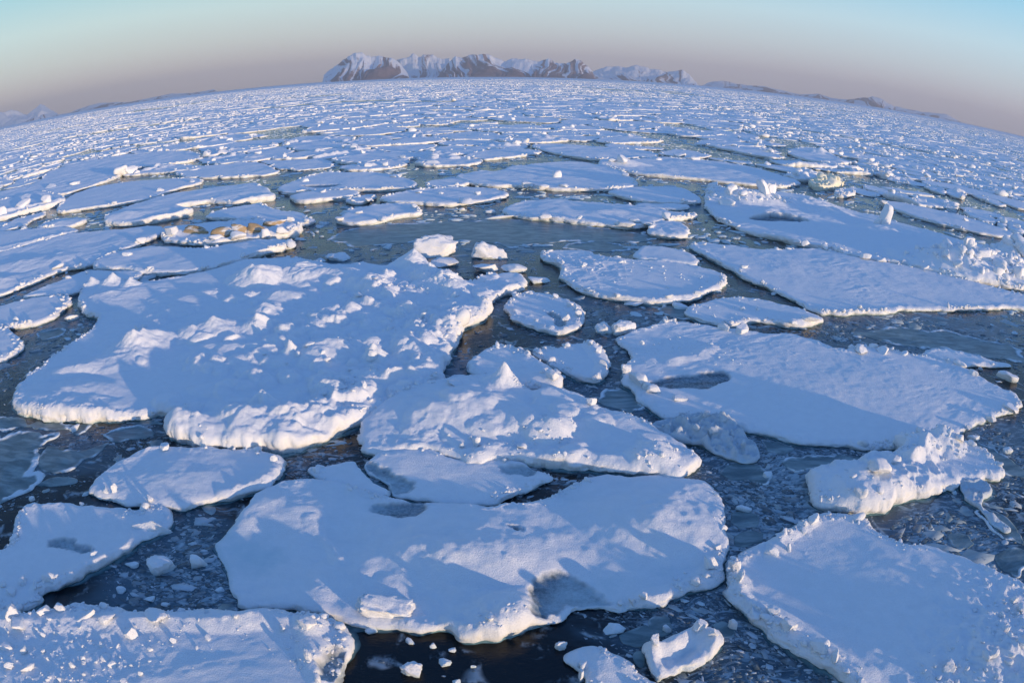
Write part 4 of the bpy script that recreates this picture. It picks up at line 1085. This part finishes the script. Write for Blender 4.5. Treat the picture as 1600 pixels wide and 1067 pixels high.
def cells(seeds, spacing, knn=14):
    """Voronoi cells by clipping against near neighbours, found through a bucket grid"""
    b = {}
    q = spacing * 1.6
    for i, (x, y) in enumerate(seeds): b.setdefault((int(x // q), int(y // q)), []).append(i)
    for i, (x, y) in enumerate(seeds):
        cx, cy = int(x // q), int(y // q)
        nb = []
        for dx in (-1, 0, 1):
            for dy in (-1, 0, 1):
                nb += b.get((cx + dx, cy + dy), ())
        nb = sorted(((seeds[j][0] - x) ** 2 + (seeds[j][1] - y) ** 2, j) for j in nb if j != i)[:knn]
        R0 = spacing * 1.75
        poly = [(x + R0 * math.cos(t), y + R0 * math.sin(t)) for t in np.linspace(0, 2 * math.pi, 9)[:-1] + rg.uniform(0, 1)]
        for d2, j in nb:
            mx, my = (x + seeds[j][0]) / 2, (y + seeds[j][1]) / 2
            poly = clip_half(poly, mx, my, seeds[j][0] - x, seeds[j][1] - y)
            if len(poly) < 3: break
        if len(poly) >= 3: yield i, np.array(poly)


def far_az(r):      # half width of the view in degrees at range r, with a little to spare for a camera a step aside
    return 62 if r < 80 else 56


ANCHORS = [(s, c) for (o, s, c, a) in FLOES if s]
used = {}


def auto_label(c, poly, hum, area):
    e = poly - poly.mean(0)
    w = np.linalg.eigvalsh(e.T @ e)
    asp = math.sqrt(w[1] / max(w[0], 1e-6))
    shape = "rounded" if asp < 1.3 else "angular" if asp < 1.7 else "elongated"
    size = "tiny" if area < 20 else "small" if area < 55 else "medium" if area < 130 else "large"
    s, ac = min(ANCHORS, key=lambda t: (t[1][0] - c[0]) ** 2 + 0.35 * (t[1][1] - c[1]) ** 2)
    d = c - ac
    th = math.degrees(math.atan2(c[0], c[1]) - math.atan2(ac[0], ac[1]))
    dr = np.hypot(*c) - np.hypot(*ac)
    if dr > 60: rel = "far beyond"
    elif dr > 12: rel = "beyond"
    elif dr < -10: rel = "in front of"
    else: rel = "right of" if th > 0 else "left of"
    side = "" if rel in ("right of", "left of") or abs(th) < 2.5 else (", rightward" if th > 0 else ", leftward")
    return f"{size} {shape} {'hummocked' if hum else 'flat'} floe {rel} {s}{side}"


pool = []
# ring 1: from the traced floes out to about 260 m
SP1 = 9.5
seeds = seeds_for(9, 300, -64, 64, SP1)
cand = []
for i, poly in cells(seeds, SP1):
    c = poly.mean(0)
    r = math.hypot(*c)
    gap = rg.choice([0.90, 0.95, 0.98, 1.0], p=[.15, .25, .35, .25])
    sub_free = ~in_traced_many(np.vstack([poly, poly * .5 + c * .5, c[None]]))
    if not sub_free[-1]: continue
    frac = sub_free.mean()
    P = c + (poly - c) * gap
    # pull corners out of the traced floes
    for _ in range(9):
        bad = in_traced_many(P)
        if not bad.any(): break
        P[bad] = c + (P[bad] - c) * 0.82
    bad = in_traced_many(resample(P, 0.5))
    if bad.any(): continue
    area = abs((P[:, 0] * np.roll(P[:, 1], -1) - P[:, 1] * np.roll(P[:, 0], -1)).sum()) / 2
    if area < 2: continue
    px0, _ = project(c[0], c[1], 0.3)
    outside = px0 < -60 or px0 > 1660          # beyond the frame the pack simply goes on
    if r < (14 if outside else 38): continue                                     # the traced floes and leads cover the foreground
    if not outside and (r < 58 or (r < 75 and abs(c[0]) < 30)) and (area > 14 or rg.random() < .5): continue
    ld = lead_dist(c[0], c[1])
    if ld < 1.0 and rg.random() < 0.92: continue
    px, py = project(c[0], c[1], 0.3)
    show = area * 12 / r ** 3
    if not (-30 < px < 1630): show = 0
    cand.append((show, c, P, area, r))
cand.sort(key=lambda t: -t[0])
n_named = 300 - sum(1 for o, *_ in FLOES if o.name.startswith("ice_floe"))
rest = []
for k, (show, c, P, area, r) in enumerate(cand):
    if k >= n_named:
        rest.append((c, P, r)); continue
    hum = rg.random() < 0.55
    fb = rg.uniform(0.18, 0.5)
    feats = []
    if hum:
        for _ in range(rg.integers(1, 4)):
            t = P[rg.integers(len(P))] * rg.uniform(.4, .85); t = c + (P[rg.integers(len(P))] - c) * rg.uniform(.1, .85)
            px, py = project(t[0], t[1], fb)
            feats.append(('s', float(px), float(py), rg.uniform(.8, 2.6), int(rg.integers(4, 12)), rg.uniform(.2, .6)))
        if rg.random() < .5:
            k0 = rg.integers(len(P)); a, b = c + (P[k0] - c) * .85, c + (P[(k0 + 1) % len(P)] - c) * .85
            pa = [tuple(float(v) for v in project(*a, fb)), tuple(float(v) for v in project(*b, fb))]
            feats.append(('r', pa, rg.uniform(.3, .8), rg.uniform(.5, 1.0)))
    s = max(0.16, min(0.42, r / 420))
    o, c0, (hx, hy, hz, at, out) = floe_mesh("ice_floe", P, s, fb, rg.uniform(.06, .25), 0.09, 5000 + k, feats, MAT_SNOW, rough=0.55)
    rim_crumbs(o, c0, at, out, rg.choice([.03, .07, .12]), r, 4000 + k, MAT_SNOW, .8)
    tag(o, auto_label(c, P, hum, area), "ice floe", "drifting snow covered ice floes")
    if hum:
        for _ in range(rg.integers(1, 5)):
            t = c + (P[rg.integers(len(P))] - c) * rg.uniform(.2, .9)
            i = np.argmin((hx - t[0]) ** 2 + (hy - t[1]) ** 2)
            W = rg.uniform(.5, 1.8); hh = W * rg.uniform(.4, .8)
            add_block("ice_block", (hx[i] - c0[0], hy[i] - c0[1], hz[i] + hh * .2), (W, W * rg.uniform(.5, 1), hh), 900 + k * 5 + _, MAT_SNOW, o, rg.uniform(-1.5, 1.5), rg.uniform(-.3, .3), 3)


# ring 2: the far pack, thousands of floes that read as one mass
def prism(polys, zt, jitter):
    V = []; F3 = []; F4 = []; n = 0
    for P, h in zip(polys, zt):
        k = len(P)
        c = P.mean(0)
        inner = c + (P - c) * 0.90
        hj = h * (1 + jitter * rg.uniform(-.6, 1.2, k))
        V.append(np.column_stack([P, np.full(k, -.2)])); V.append(np.column_stack([P * .997 + c * .003, hj * .75])); V.append(np.column_stack([inner, h * (1 + jitter * rg.uniform(-.5, .8, k))])); V.append(np.array([[c[0], c[1], h * rg.uniform(.85, 1.15)]]))
        i = np.arange(k); j = (i + 1) % k
        F4.append(n + np.stack([i, j, j + k, i + k], -1)); F4.append(n + k + np.stack([i, j, j + k, i + k], -1))
        F3.append(n + np.stack([i + 2 * k, j + 2 * k, np.full(k, 3 * k)], -1))
        n += 3 * k + 1
    return np.concatenate(V), [np.concatenate(F4), np.concatenate(F3)]


polys = []; hs = []
for c, P, r in rest:
    polys.append(roughen(P, 1.2, .35, 9)); hs.append(rg.uniform(.12, .5))
for r0, r1, sp in ((300, 750, 11.0), (750, 2600, 26.0)):
    sd = seeds_for(r0 - sp * .6, r1, -58, 58, sp)
    for i, poly in cells(sd, sp):
        c = poly.mean(0)
        if lead_dist(c[0], c[1]) < 1.0: continue
        if fbm(c[0] / 90, c[1] / 40, 5, 3) < -0.42: continue
        g = rg.uniform(.88, 1.0)
        P = roughen(c + (poly - c) * g, sp * .11, sp * .06, int(rg.integers(99)))
        polys.append(P); hs.append(rg.uniform(.1, .55))
V, F = prism(polys, hs, .5)


def scatter_blocks(n, pos, size, tall, sub=1):
    """many low rough blocks merged into one mesh"""
    Vs = []; Fs = []; off = 0
    shapes = [block_shape(300 + k, sub, 5, .3) for k in range(24)]
    for k in range(n):
        v, f = shapes[k % 24]
        a = rg.uniform(0, 6.28); ca, sa = math.cos(a), math.sin(a)
        w = size[k] * np.array([rg.uniform(.7, 1.6), rg.uniform(.6, 1.1), tall[k]])
        q = v * w[None, :] * .5
        q = np.column_stack([q[:, 0] * ca - q[:, 1] * sa, q[:, 0] * sa + q[:, 1] * ca, q[:, 2]])
        q += pos[k]
        Vs.append(q); Fs.append(f + off); off += len(v)
    return np.concatenate(Vs), np.concatenate(Fs)


# hummocks and upturned blocks scattered over the pack, in clusters along the floes' edges
P0 = []; S0 = []; T0 = []
cl = 0
for P, h in zip(polys, hs):
    c = P.mean(0); r = math.hypot(*c)
    if r > 1500 and rg.random() < .4: continue
    rd = max(0.0, 1 - 3.2 * abs(float(fbm(np.array([c[0] / 70]), np.array([c[1] / 45]), 301, 3)[0])))     # pressure ridges
    m = rg.poisson((.5 + 5 * rd) if r < 750 else (1.0 + 6 * rd))
    for _ in range(m):
        k0 = rg.integers(len(P)); t = c + (P[k0] - c) * rg.uniform(.55, .98)
        for __ in range(rg.integers(1, 4)):
            s = rg.gamma(1.5, .34) * (1 if r < 750 else 1.8)
            P0.append((t[0] + rg.normal() * s * 1.3, t[1] + rg.normal() * s, h + s * .12)); S0.append(s); T0.append(rg.uniform(.3, .7))
Vb, Fb = scatter_blocks(len(P0), np.array(P0), S0, T0, 1)
nv = len(V)
o = mesh_obj("far_pack_ice", np.concatenate([V, Vb]), [F[0], np.concatenate([F[1], Fb + nv])], MAT_FAR, None, False)
tag(o, "distant drifting pack of countless snow covered floes and hummocks reaching to the horizon", "pack ice", None, "stuff")

# the pack past 2.5 km, seen as one thin line
ang = np.linspace(R(-57), R(57), 90)
rad = np.array([2450, 3500, 5500, 8500, 12500.0])
Vf = np.array([(r * math.sin(a), r * math.cos(a), 0.35) for r in rad for a in ang])
o = mesh_obj("horizon_pack_ice", Vf, grid_faces(90, 5)[:, ::-1], MAT_FARICE, None, True)
tag(o, "closed white pack ice along the horizon line", "pack ice", None, "stuff")

# where the leads are clear black water (below 0.5) and where slush has gathered (above)
SLUSH = [(700, 1050, 2.6, -.6), (560, 1050, 2.0, -.6), (820, 1040, 1.5, -.4), (15, 830, 2.0, -.5), (230, 775, 1.2, -.3), (440, 790, 1.2, -.5), (20, 620, 2.0, -.3), (740, 520, 2.5, -.3), (870, 430, 4.0, -.5),
         (1200, 425, 6, -.5), (1150, 370, 6, -.4), (1570, 600, 3, -.6), (1380, 815, 1.2, -.5), (110, 935, 1.5, -.5), (130, 770, 1.5, -.4), (900, 1005, 1.2, -.3), (560, 375, 6, -.3), (560, 690, .8, -.4), (830, 785, 1, -.4),
         (300, 905, 1.6, .45), (1250, 770, 3, .45), (1480, 850, 3, .5), (1180, 870, 2, .5), (480, 715, 1.2, .3), (1430, 500, 8, .15), (1560, 710, 3, .35), (700, 355, 10, .3), (1000, 480, 4, .2), (1190, 690, 3, .35), (700, 990, 1.2, .25), (1100, 990, 2, .3)]
SLUSH = [(ground(a, b), r, v) for a, b, r, v in SLUSH]


def slush_at(x, y):
    s = np.full(np.shape(x), .5)
    for g, r, v in SLUSH: s = s + v * np.exp(-((x - g[0]) ** 2 + (y - g[1]) ** 2) / (r * r))
    return np.clip(s, 0, 1)


# ------------------------------------------------------------------ brash: countless slivers of ice in the leads
RES = 0.12
bx0, by0, bw, bh = -75.0, 4.0, 150.0, 80.0
NX, NY = int(bw / RES), int(bh / RES)
occ = np.zeros((NY, NX), bool)
for p in FLOE_POLYS:
    lo, hi = p.min(0), p.max(0)
    if lo[1] > by0 + bh or hi[0] < bx0 or lo[0] > bx0 + bw: continue
    j0, j1 = max(0, int((lo[1] - by0) / RES)), min(NY - 1, int((hi[1] - by0) / RES) + 1)
    b = np.roll(p, -1, 0)
    for j in range(j0, j1 + 1):
        y = by0 + (j + .5) * RES
        m = (p[:, 1] > y) != (b[:, 1] > y)
        xs = np.sort(p[m, 0] + (y - p[m, 1]) / (b[m, 1] - p[m, 1]) * (b[m, 0] - p[m, 0]))
        for k in range(0, len(xs) - 1, 2):
            occ[j, max(0, int((xs[k] - bx0) / RES)):max(0, int((xs[k + 1] - bx0) / RES) + 1)] = True


def free_points(n, rmax, dens_seed, thr):
    a = rg.uniform(R(-62), R(62), n); r = np.sqrt(rg.uniform(7 ** 2, rmax ** 2, n))
    x, y = r * np.sin(a), r * np.cos(a)
    i = ((x - bx0) / RES).astype(int); j = ((y - by0) / RES).astype(int)
    k = (i >= 0) & (i < NX) & (j >= 0) & (j < NY)
    k = ~(k & occ[np.clip(j, 0, NY - 1), np.clip(i, 0, NX - 1)])
    x, y = x[k], y[k]
    k = fbm(x * .30, y * .55, dens_seed, 4) + rg.uniform(-.35, .35, len(x)) > thr
    return x[k], y[k]


def shards(x, y, size, thick):
    n = len(x); K = 8
    a = np.linspace(0, 2 * np.pi, K, endpoint=False)[None, :] + rg.uniform(-.3, .3, (n, K))
    rr = size[:, None] * rg.uniform(.55, 1.15, (n, K))
    el = rg.uniform(.18, .75, n)[:, None]
    px, py = rr * np.cos(a), rr * np.sin(a) * el
    t = (fbm(x * .25, y * .25, 61, 2) * 1.2 + rg.normal(size=n) * .45)[:, None]
    qx, qy = px * np.cos(t) - py * np.sin(t), px * np.sin(t) + py * np.cos(t)
    tx, ty = rg.normal(size=(2, n, 1)) * 0.035
    zt = thick[:, None] * rg.uniform(.5, 1.2, (n, K)) + qx * tx + qy * ty
    X = x[:, None] + qx; Y = y[:, None] + qy
    low = np.stack([X, Y, np.full_like(X, -.12)], -1); top = np.stack([x[:, None] + qx * .92, y[:, None] + qy * .92, zt], -1)
    cen = np.stack([x, y, thick * rg.uniform(.6, 1.6, n)], -1)[:, None, :]
    V = np.concatenate([low, top, cen], 1).reshape(-1, 3)
    base = (np.arange(n) * (2 * K + 1))[:, None]
    i = np.arange(K)[None, :]; j = (i + 1) % K
    q = np.stack([base + i, base + j, base + j + K, base + i + K], -1).reshape(-1, 4)
    t3 = np.stack([base + i + K, base + j + K, base + 2 * K + 0 * i], -1).reshape(-1, 3)
    return V, [q, t3]


VV = []; FQ = []; FT = []; off = 0
for n, rmax, seed, thr, smin, smean, th in ((90000, 26, 3, 0.10, .015, .045, .009), (40000, 42, 7, 0.12, .04, .08, .014), (18000, 60, 8, 0.14, .06, .12, .02)):
    x, y = free_points(n, rmax, seed, thr)
    keep = rg.random(len(x)) < np.clip(slush_at(x, y) * 1.6 - .15, 0.04, 1)
    x, y = x[keep], y[keep]
    sz = smin + rg.gamma(1.6, smean / 1.6, len(x))
    v, (q, t) = shards(x, y, sz, th * rg.uniform(.4, 1.6, len(x)))
    VV.append(v); FQ.append(q + off); FT.append(t + off); off += len(v)
o = mesh_obj("brash_ice", np.concatenate(VV), [np.concatenate(FQ), np.concatenate(FT)], MAT_BRASH, None, False)
tag(o, "loose brash and slush slivers floating in the dark leads", "brash ice", None, "stuff")

x, y = free_points(90000, 240, 9, .06)
k = np.hypot(x, y) > 48
x, y = x[k], y[k]
V, (q, t3) = shards(x, y, .12 + rg.gamma(1.4, .2, len(x)), .05 * rg.uniform(.4, 2.2, len(x)))
o = mesh_obj("floating_ice_bits", V, [q, t3], MAT_SLUSH, None, False)
tag(o, "white bits of broken ice filling the leads of the middle distance", "brash ice", None, "stuff")
x, y = free_points(9000, 60, 14, .05)
keep = rg.random(len(x)) < np.clip(slush_at(x, y) * 1.5 - .3, 0, 1)
x, y = x[keep], y[keep]
r = np.hypot(x, y)
sz = .10 + rg.gamma(1.5, .10, len(x)) * (1 + r / 40)
V, (q, t3) = shards(x, y, sz, .012 * rg.uniform(.5, 1.6, len(x)))
K = 8
bare = np.tile(np.concatenate([np.full(K, .35), rg.uniform(.55, .9, K), [1.0]]), len(x)) * np.repeat(rg.uniform(.55, 1, len(x)), 2 * K + 1)
o = mesh_obj("thin_slush_plates", V, [q, t3], MAT_PLATE, None, False, {'bare': bare})
tag(o, "thin grey young ice plates crowding the slushy leads", "slush ice", None, "stuff")

# more loose chunks too small to name apart, clustered in the leads
x, y = free_points(5000, 70, 21, 0.12)
k = rg.permutation(len(x))[:150]
for q, i in enumerate(k):
    r = math.hypot(x[i], y[i])
    W = rg.uniform(.12, .42) * (1 if r < 30 else 2.0)
    b = add_block("ice_chunk", (x[i], y[i], W * .02), (W, W * rg.uniform(.5, .9), W * rg.uniform(.15, .4)), 7000 + q, MAT_SLUSH if q % 3 else MAT_BRASH, None, rg.uniform(-1, 1), rg.uniform(-.2, .2), 3, 8, .15)
    s, ac = min(ANCHORS, key=lambda t: (t[1][0] - x[i]) ** 2 + (t[1][1] - y[i]) ** 2)
    sz = "tiny" if W < .3 else "small" if W < .6 else "loose"
    tag(b, f"{sz} {'white' if q % 3 else 'grey'} ice chunk adrift in slush near {s}", "ice chunk", "loose ice chunks floating between the floes")

# ------------------------------------------------------------------ sea, mountains, air, sky, sun
ang = np.linspace(0, 2 * math.pi, 97)[:-1]
xs = np.concatenate([-np.geomspace(14000, 50, 26), np.linspace(-45, 45, 226), np.geomspace(50, 14000, 26)])
ys = np.concatenate([[-110, -50, -20, 0], np.linspace(5, 70, 164), np.geomspace(75, 13500, 26)])
X, Y = np.meshgrid(xs, ys)
o = mesh_obj("sea_water", np.column_stack([X.ravel(), Y.ravel(), np.zeros(X.size)]), grid_faces(len(xs), len(ys)), MAT_WATER, None, True, {'slush': slush_at(X.ravel(), Y.ravel())})
tag(o, "dark sea water with grease ice between the floes", None, None, "structure")


MOUNT_TOP = 0.0


def mountains(label, prof, dist, depth, seed, snow_bias, nx=620, ny=60):
    """a range: a ridged height field whose skyline follows the profile [(px, py) ...] at the given distance"""
    pr = np.array(prof, float)
    n = 400
    t = np.linspace(0, 1, n) * (len(pr) - 1)
    qx = np.interp(t, np.arange(len(pr)), pr[:, 0]); qy = np.interp(t, np.arange(len(pr)), pr[:, 1])
    d = ray(qx, qy)
    az = np.arctan2(d[:, 0], d[:, 1]); el = np.maximum(d[:, 2] / np.hypot(d[:, 0], d[:, 1]), 0)
    A = np.linspace(az.min(), az.max(), nx)
    E = np.interp(A, az, el)
    A2, T = np.meshgrid(A, np.linspace(0, 1, ny))
    rr = dist + depth * (T - 0.45)
    x, y = rr * np.sin(A2), rr * np.cos(A2)
    Hh = E[None, :] * dist + H
    u = A2 * dist
    ur = A * dist
    jag = (1 - np.abs(fbm(u / 330 + T * 2.1, T * 5.0, seed + 1, 4, .5)) * 2)
    Hr = Hh * (0.88 + 0.20 * jag)
    wrp = 300 * fbm(u / 520, T * 2.2, seed + 2, 3) + 260 * (T - .5) * np.sign(np.sin(u / 310 + seed)) 
    g1 = np.abs(vnoise((u + wrp) / 190, T * 1.1, seed + 4)); g2 = np.abs(vnoise((u + wrp * .7) / 75, T * 2.2, seed + 5)); g3 = np.abs(fbm(u / 60, T * 9, seed + 6, 3))
    g = np.clip(1 - (g1 * 1.05 + g2 * .28), 0, 1)              # 1 in the gullies, 0 on the spurs
    F = np.clip(T / .5, 0, 1)
    front = F ** (0.75 + 1.1 * g)
    back = np.clip(1 - (T - .5) / .5, 0, 1) ** .9
    shape = np.where(T < .5, front, back)
    edge = np.minimum(1, np.minimum(np.arange(nx), np.arange(nx)[::-1])[None, :] / 14)
    fine = fbm(u / 90, T * 8, seed + 8, 4)
    z = Hr * shape * (1 + .10 * fine * (1 - np.abs(F - .6))) * edge
    hrel = shape
    gully = g
    V = np.column_stack([x.ravel(), y.ravel(), z.ravel() - 2])
    streak = fbm((u + wrp * .8 + 150 * T) / 38, T * 1.6, seed + 14, 3)
    snow = np.clip(0.37 + snow_bias + 0.40 * (F - .55) + 0.45 * (gully - .40) + 0.65 * streak + .35 * fbm(u / 500, T * 2, seed + 12, 3), 0, 1)
    global MOUNT_TOP
    MOUNT_TOP = max(MOUNT_TOP, float(z.max()))
    o = mesh_obj("mountain_range", V, grid_faces(nx, ny), MAT_ROCK, None, True, {'snow': snow.ravel()})
    tag(o, label, "mountain range", "snowy mountain ranges on the horizon", "structure")
    return o


mountains("broad rugged massif rising left of the horizon centre, rock ribs under snow", [(503,121),(512,112),(524,104),(535,96),(545,90),(556,84),(568,85),(580,90),(592,87),(602,90),(612,90),(622,97),(632,108),(640,118)], 9000, 2600, 3, 0.10)
mountains("snow filled white peaks between the two dark massifs", [(600,118),(615,92),(628,90),(645,85),(655,90),(668,84),(680,87),(690,94),(702,90),(715,118)], 11500, 3000, 8, 0.42)
mountains("long brown ribbed massif at the centre of the horizon", [(682,117),(694,104),(704,95),(712,88),(722,92),(732,88),(742,85),(755,83),(765,86),(778,92),(790,97),(800,90),(812,90),(826,93),(840,97),(856,93),(870,97),(884,98),(898,94),(908,95),(918,102),(926,112),(932,119)], 9300, 2600, 15, 0.06)
mountains("paler snowy range right of the central massif", [(915,118),(930,109),(945,106),(962,104),(978,107),(992,103),(1005,104),(1015,108),(1030,109),(1042,113),(1055,111),(1068,109),(1078,116),(1086,127),(1092,132)], 11000, 2600, 22, 0.25)
mountains("faint hazy low range on the right horizon", [(1095,133),(1112,128),(1130,127),(1150,131),(1170,134),(1195,135),(1220,141),(1250,148),(1280,147),(1300,154),(1325,156),(1345,153),(1365,151),(1380,154),(1398,166),(1420,171),(1440,175),(1460,177),(1480,179),(1490,185),(1510,195)], 12400, 2200, 31, 0.22)
mountains("small pinkish pair of peaks at the left edge", [(-30,178),(-10,172),(5,176),(18,173),(32,176),(42,180),(52,172),(63,163),(72,167),(84,174),(96,182),(106,181)], 11500, 2400, 41, 0.75)
mountains("very faint low range on the left horizon", [(90,182),(110,176),(125,170),(140,165),(155,161),(175,160),(200,160),(240,152),(270,146.5),(300,145.5),(340,139)], 12600, 1800, 47, 0.25)

hm, nt, p = new_mat("haze_air")
nt.nodes.remove(p)
vol = nt.nodes.new('ShaderNodeVolumePrincipled')
vol.inputs['Color'].default_value = (0.93, 0.87, 0.89, 1)
vol.inputs['Density'].default_value = 8.0e-5
vol.inputs['Anisotropy'].default_value = 0.2
nt.links.new(vol.outputs[0], nt.nodes['Material Output'].inputs['Volume'])
hx, hy0, hy1, hz0, hz1 = 14500.0, -130.0, 14500.0, -1.5, MOUNT_TOP + 15.0
v = [(x, y, z) for z in (hz0, hz1) for y in (hy0, hy1) for x in (-hx, hx)]
o = mesh_obj("haze", v, np.array([(0, 2, 3, 1), (4, 5, 7, 6), (0, 1, 5, 4), (2, 6, 7, 3), (0, 4, 6, 2), (1, 3, 7, 5)]), hm, None, False)
tag(o, "thin arctic haze over the pack ice", None, None, "stuff")

SUN_EL, SUN_AZ = R(3.5), R(132)          # low, behind the camera and to its right (azimuth clockwise from +Y)
sv = Vector((math.sin(SUN_AZ) * math.cos(SUN_EL), math.cos(SUN_AZ) * math.cos(SUN_EL), math.sin(SUN_EL)))
sl = bpy.data.lights.new("sun", 'SUN')
sl.energy = 4.1; sl.angle = R(0.9); sl.color = (1.0, 0.73, 0.47)
so = bpy.data.objects.new("sun", sl); COL.objects.link(so)
so.rotation_euler = sv.to_track_quat('Z', 'Y').to_euler()
so.location = (60, -60, 40)

w = bpy.data.worlds.new("World"); SC.world = w; w.use_nodes = True
nt = w.node_tree; n = N(nt)
bg = nt.nodes['Background']
sky = n.node('ShaderNodeTexSky', sky_type='NISHITA')
sky.sun_disc = False
sky.sun_elevation = SUN_EL; sky.sun_rotation = SUN_AZ
sky.air_density = 1.0; sky.dust_density = 1.0; sky.ozone_density = 3.0
# the clear arctic dusk away from the sun: mauve belt at the horizon, teal above it, deep blue overhead
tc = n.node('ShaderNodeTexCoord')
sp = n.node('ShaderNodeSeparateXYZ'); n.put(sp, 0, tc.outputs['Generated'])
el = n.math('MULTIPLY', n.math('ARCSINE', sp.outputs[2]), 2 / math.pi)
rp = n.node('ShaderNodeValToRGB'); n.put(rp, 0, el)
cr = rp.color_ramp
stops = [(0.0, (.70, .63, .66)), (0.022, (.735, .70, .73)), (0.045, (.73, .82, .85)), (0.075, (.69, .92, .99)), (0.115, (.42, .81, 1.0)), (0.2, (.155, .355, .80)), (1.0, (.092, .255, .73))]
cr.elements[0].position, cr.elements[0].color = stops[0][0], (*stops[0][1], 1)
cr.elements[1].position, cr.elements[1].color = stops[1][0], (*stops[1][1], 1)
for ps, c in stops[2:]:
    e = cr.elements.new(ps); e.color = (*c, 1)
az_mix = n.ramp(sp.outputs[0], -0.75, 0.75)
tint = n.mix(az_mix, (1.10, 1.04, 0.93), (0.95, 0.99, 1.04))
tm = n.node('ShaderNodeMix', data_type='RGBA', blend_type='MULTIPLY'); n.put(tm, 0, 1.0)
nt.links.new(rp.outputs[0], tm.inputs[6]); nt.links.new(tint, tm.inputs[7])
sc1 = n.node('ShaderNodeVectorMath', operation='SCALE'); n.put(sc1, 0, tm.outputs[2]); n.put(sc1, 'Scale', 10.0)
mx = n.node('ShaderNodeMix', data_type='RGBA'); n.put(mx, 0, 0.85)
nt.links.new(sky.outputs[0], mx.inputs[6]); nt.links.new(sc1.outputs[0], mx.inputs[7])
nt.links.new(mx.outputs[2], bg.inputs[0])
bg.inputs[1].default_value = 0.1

vs = SC.view_settings
SC.display_settings.display_device = 'sRGB'
vs.view_transform = 'Standard'; vs.look = 'None'; vs.exposure = 0.0; vs.gamma = 1.0; vs.use_curve_mapping = False
SC.render.engine = 'CYCLES'
SC.cycles.use_denoising = True
SC.cycles.max_bounces = 6; SC.cycles.diffuse_bounces = 3; SC.cycles.volume_bounces = 0
SC.cycles.sample_clamp_indirect = 4.0
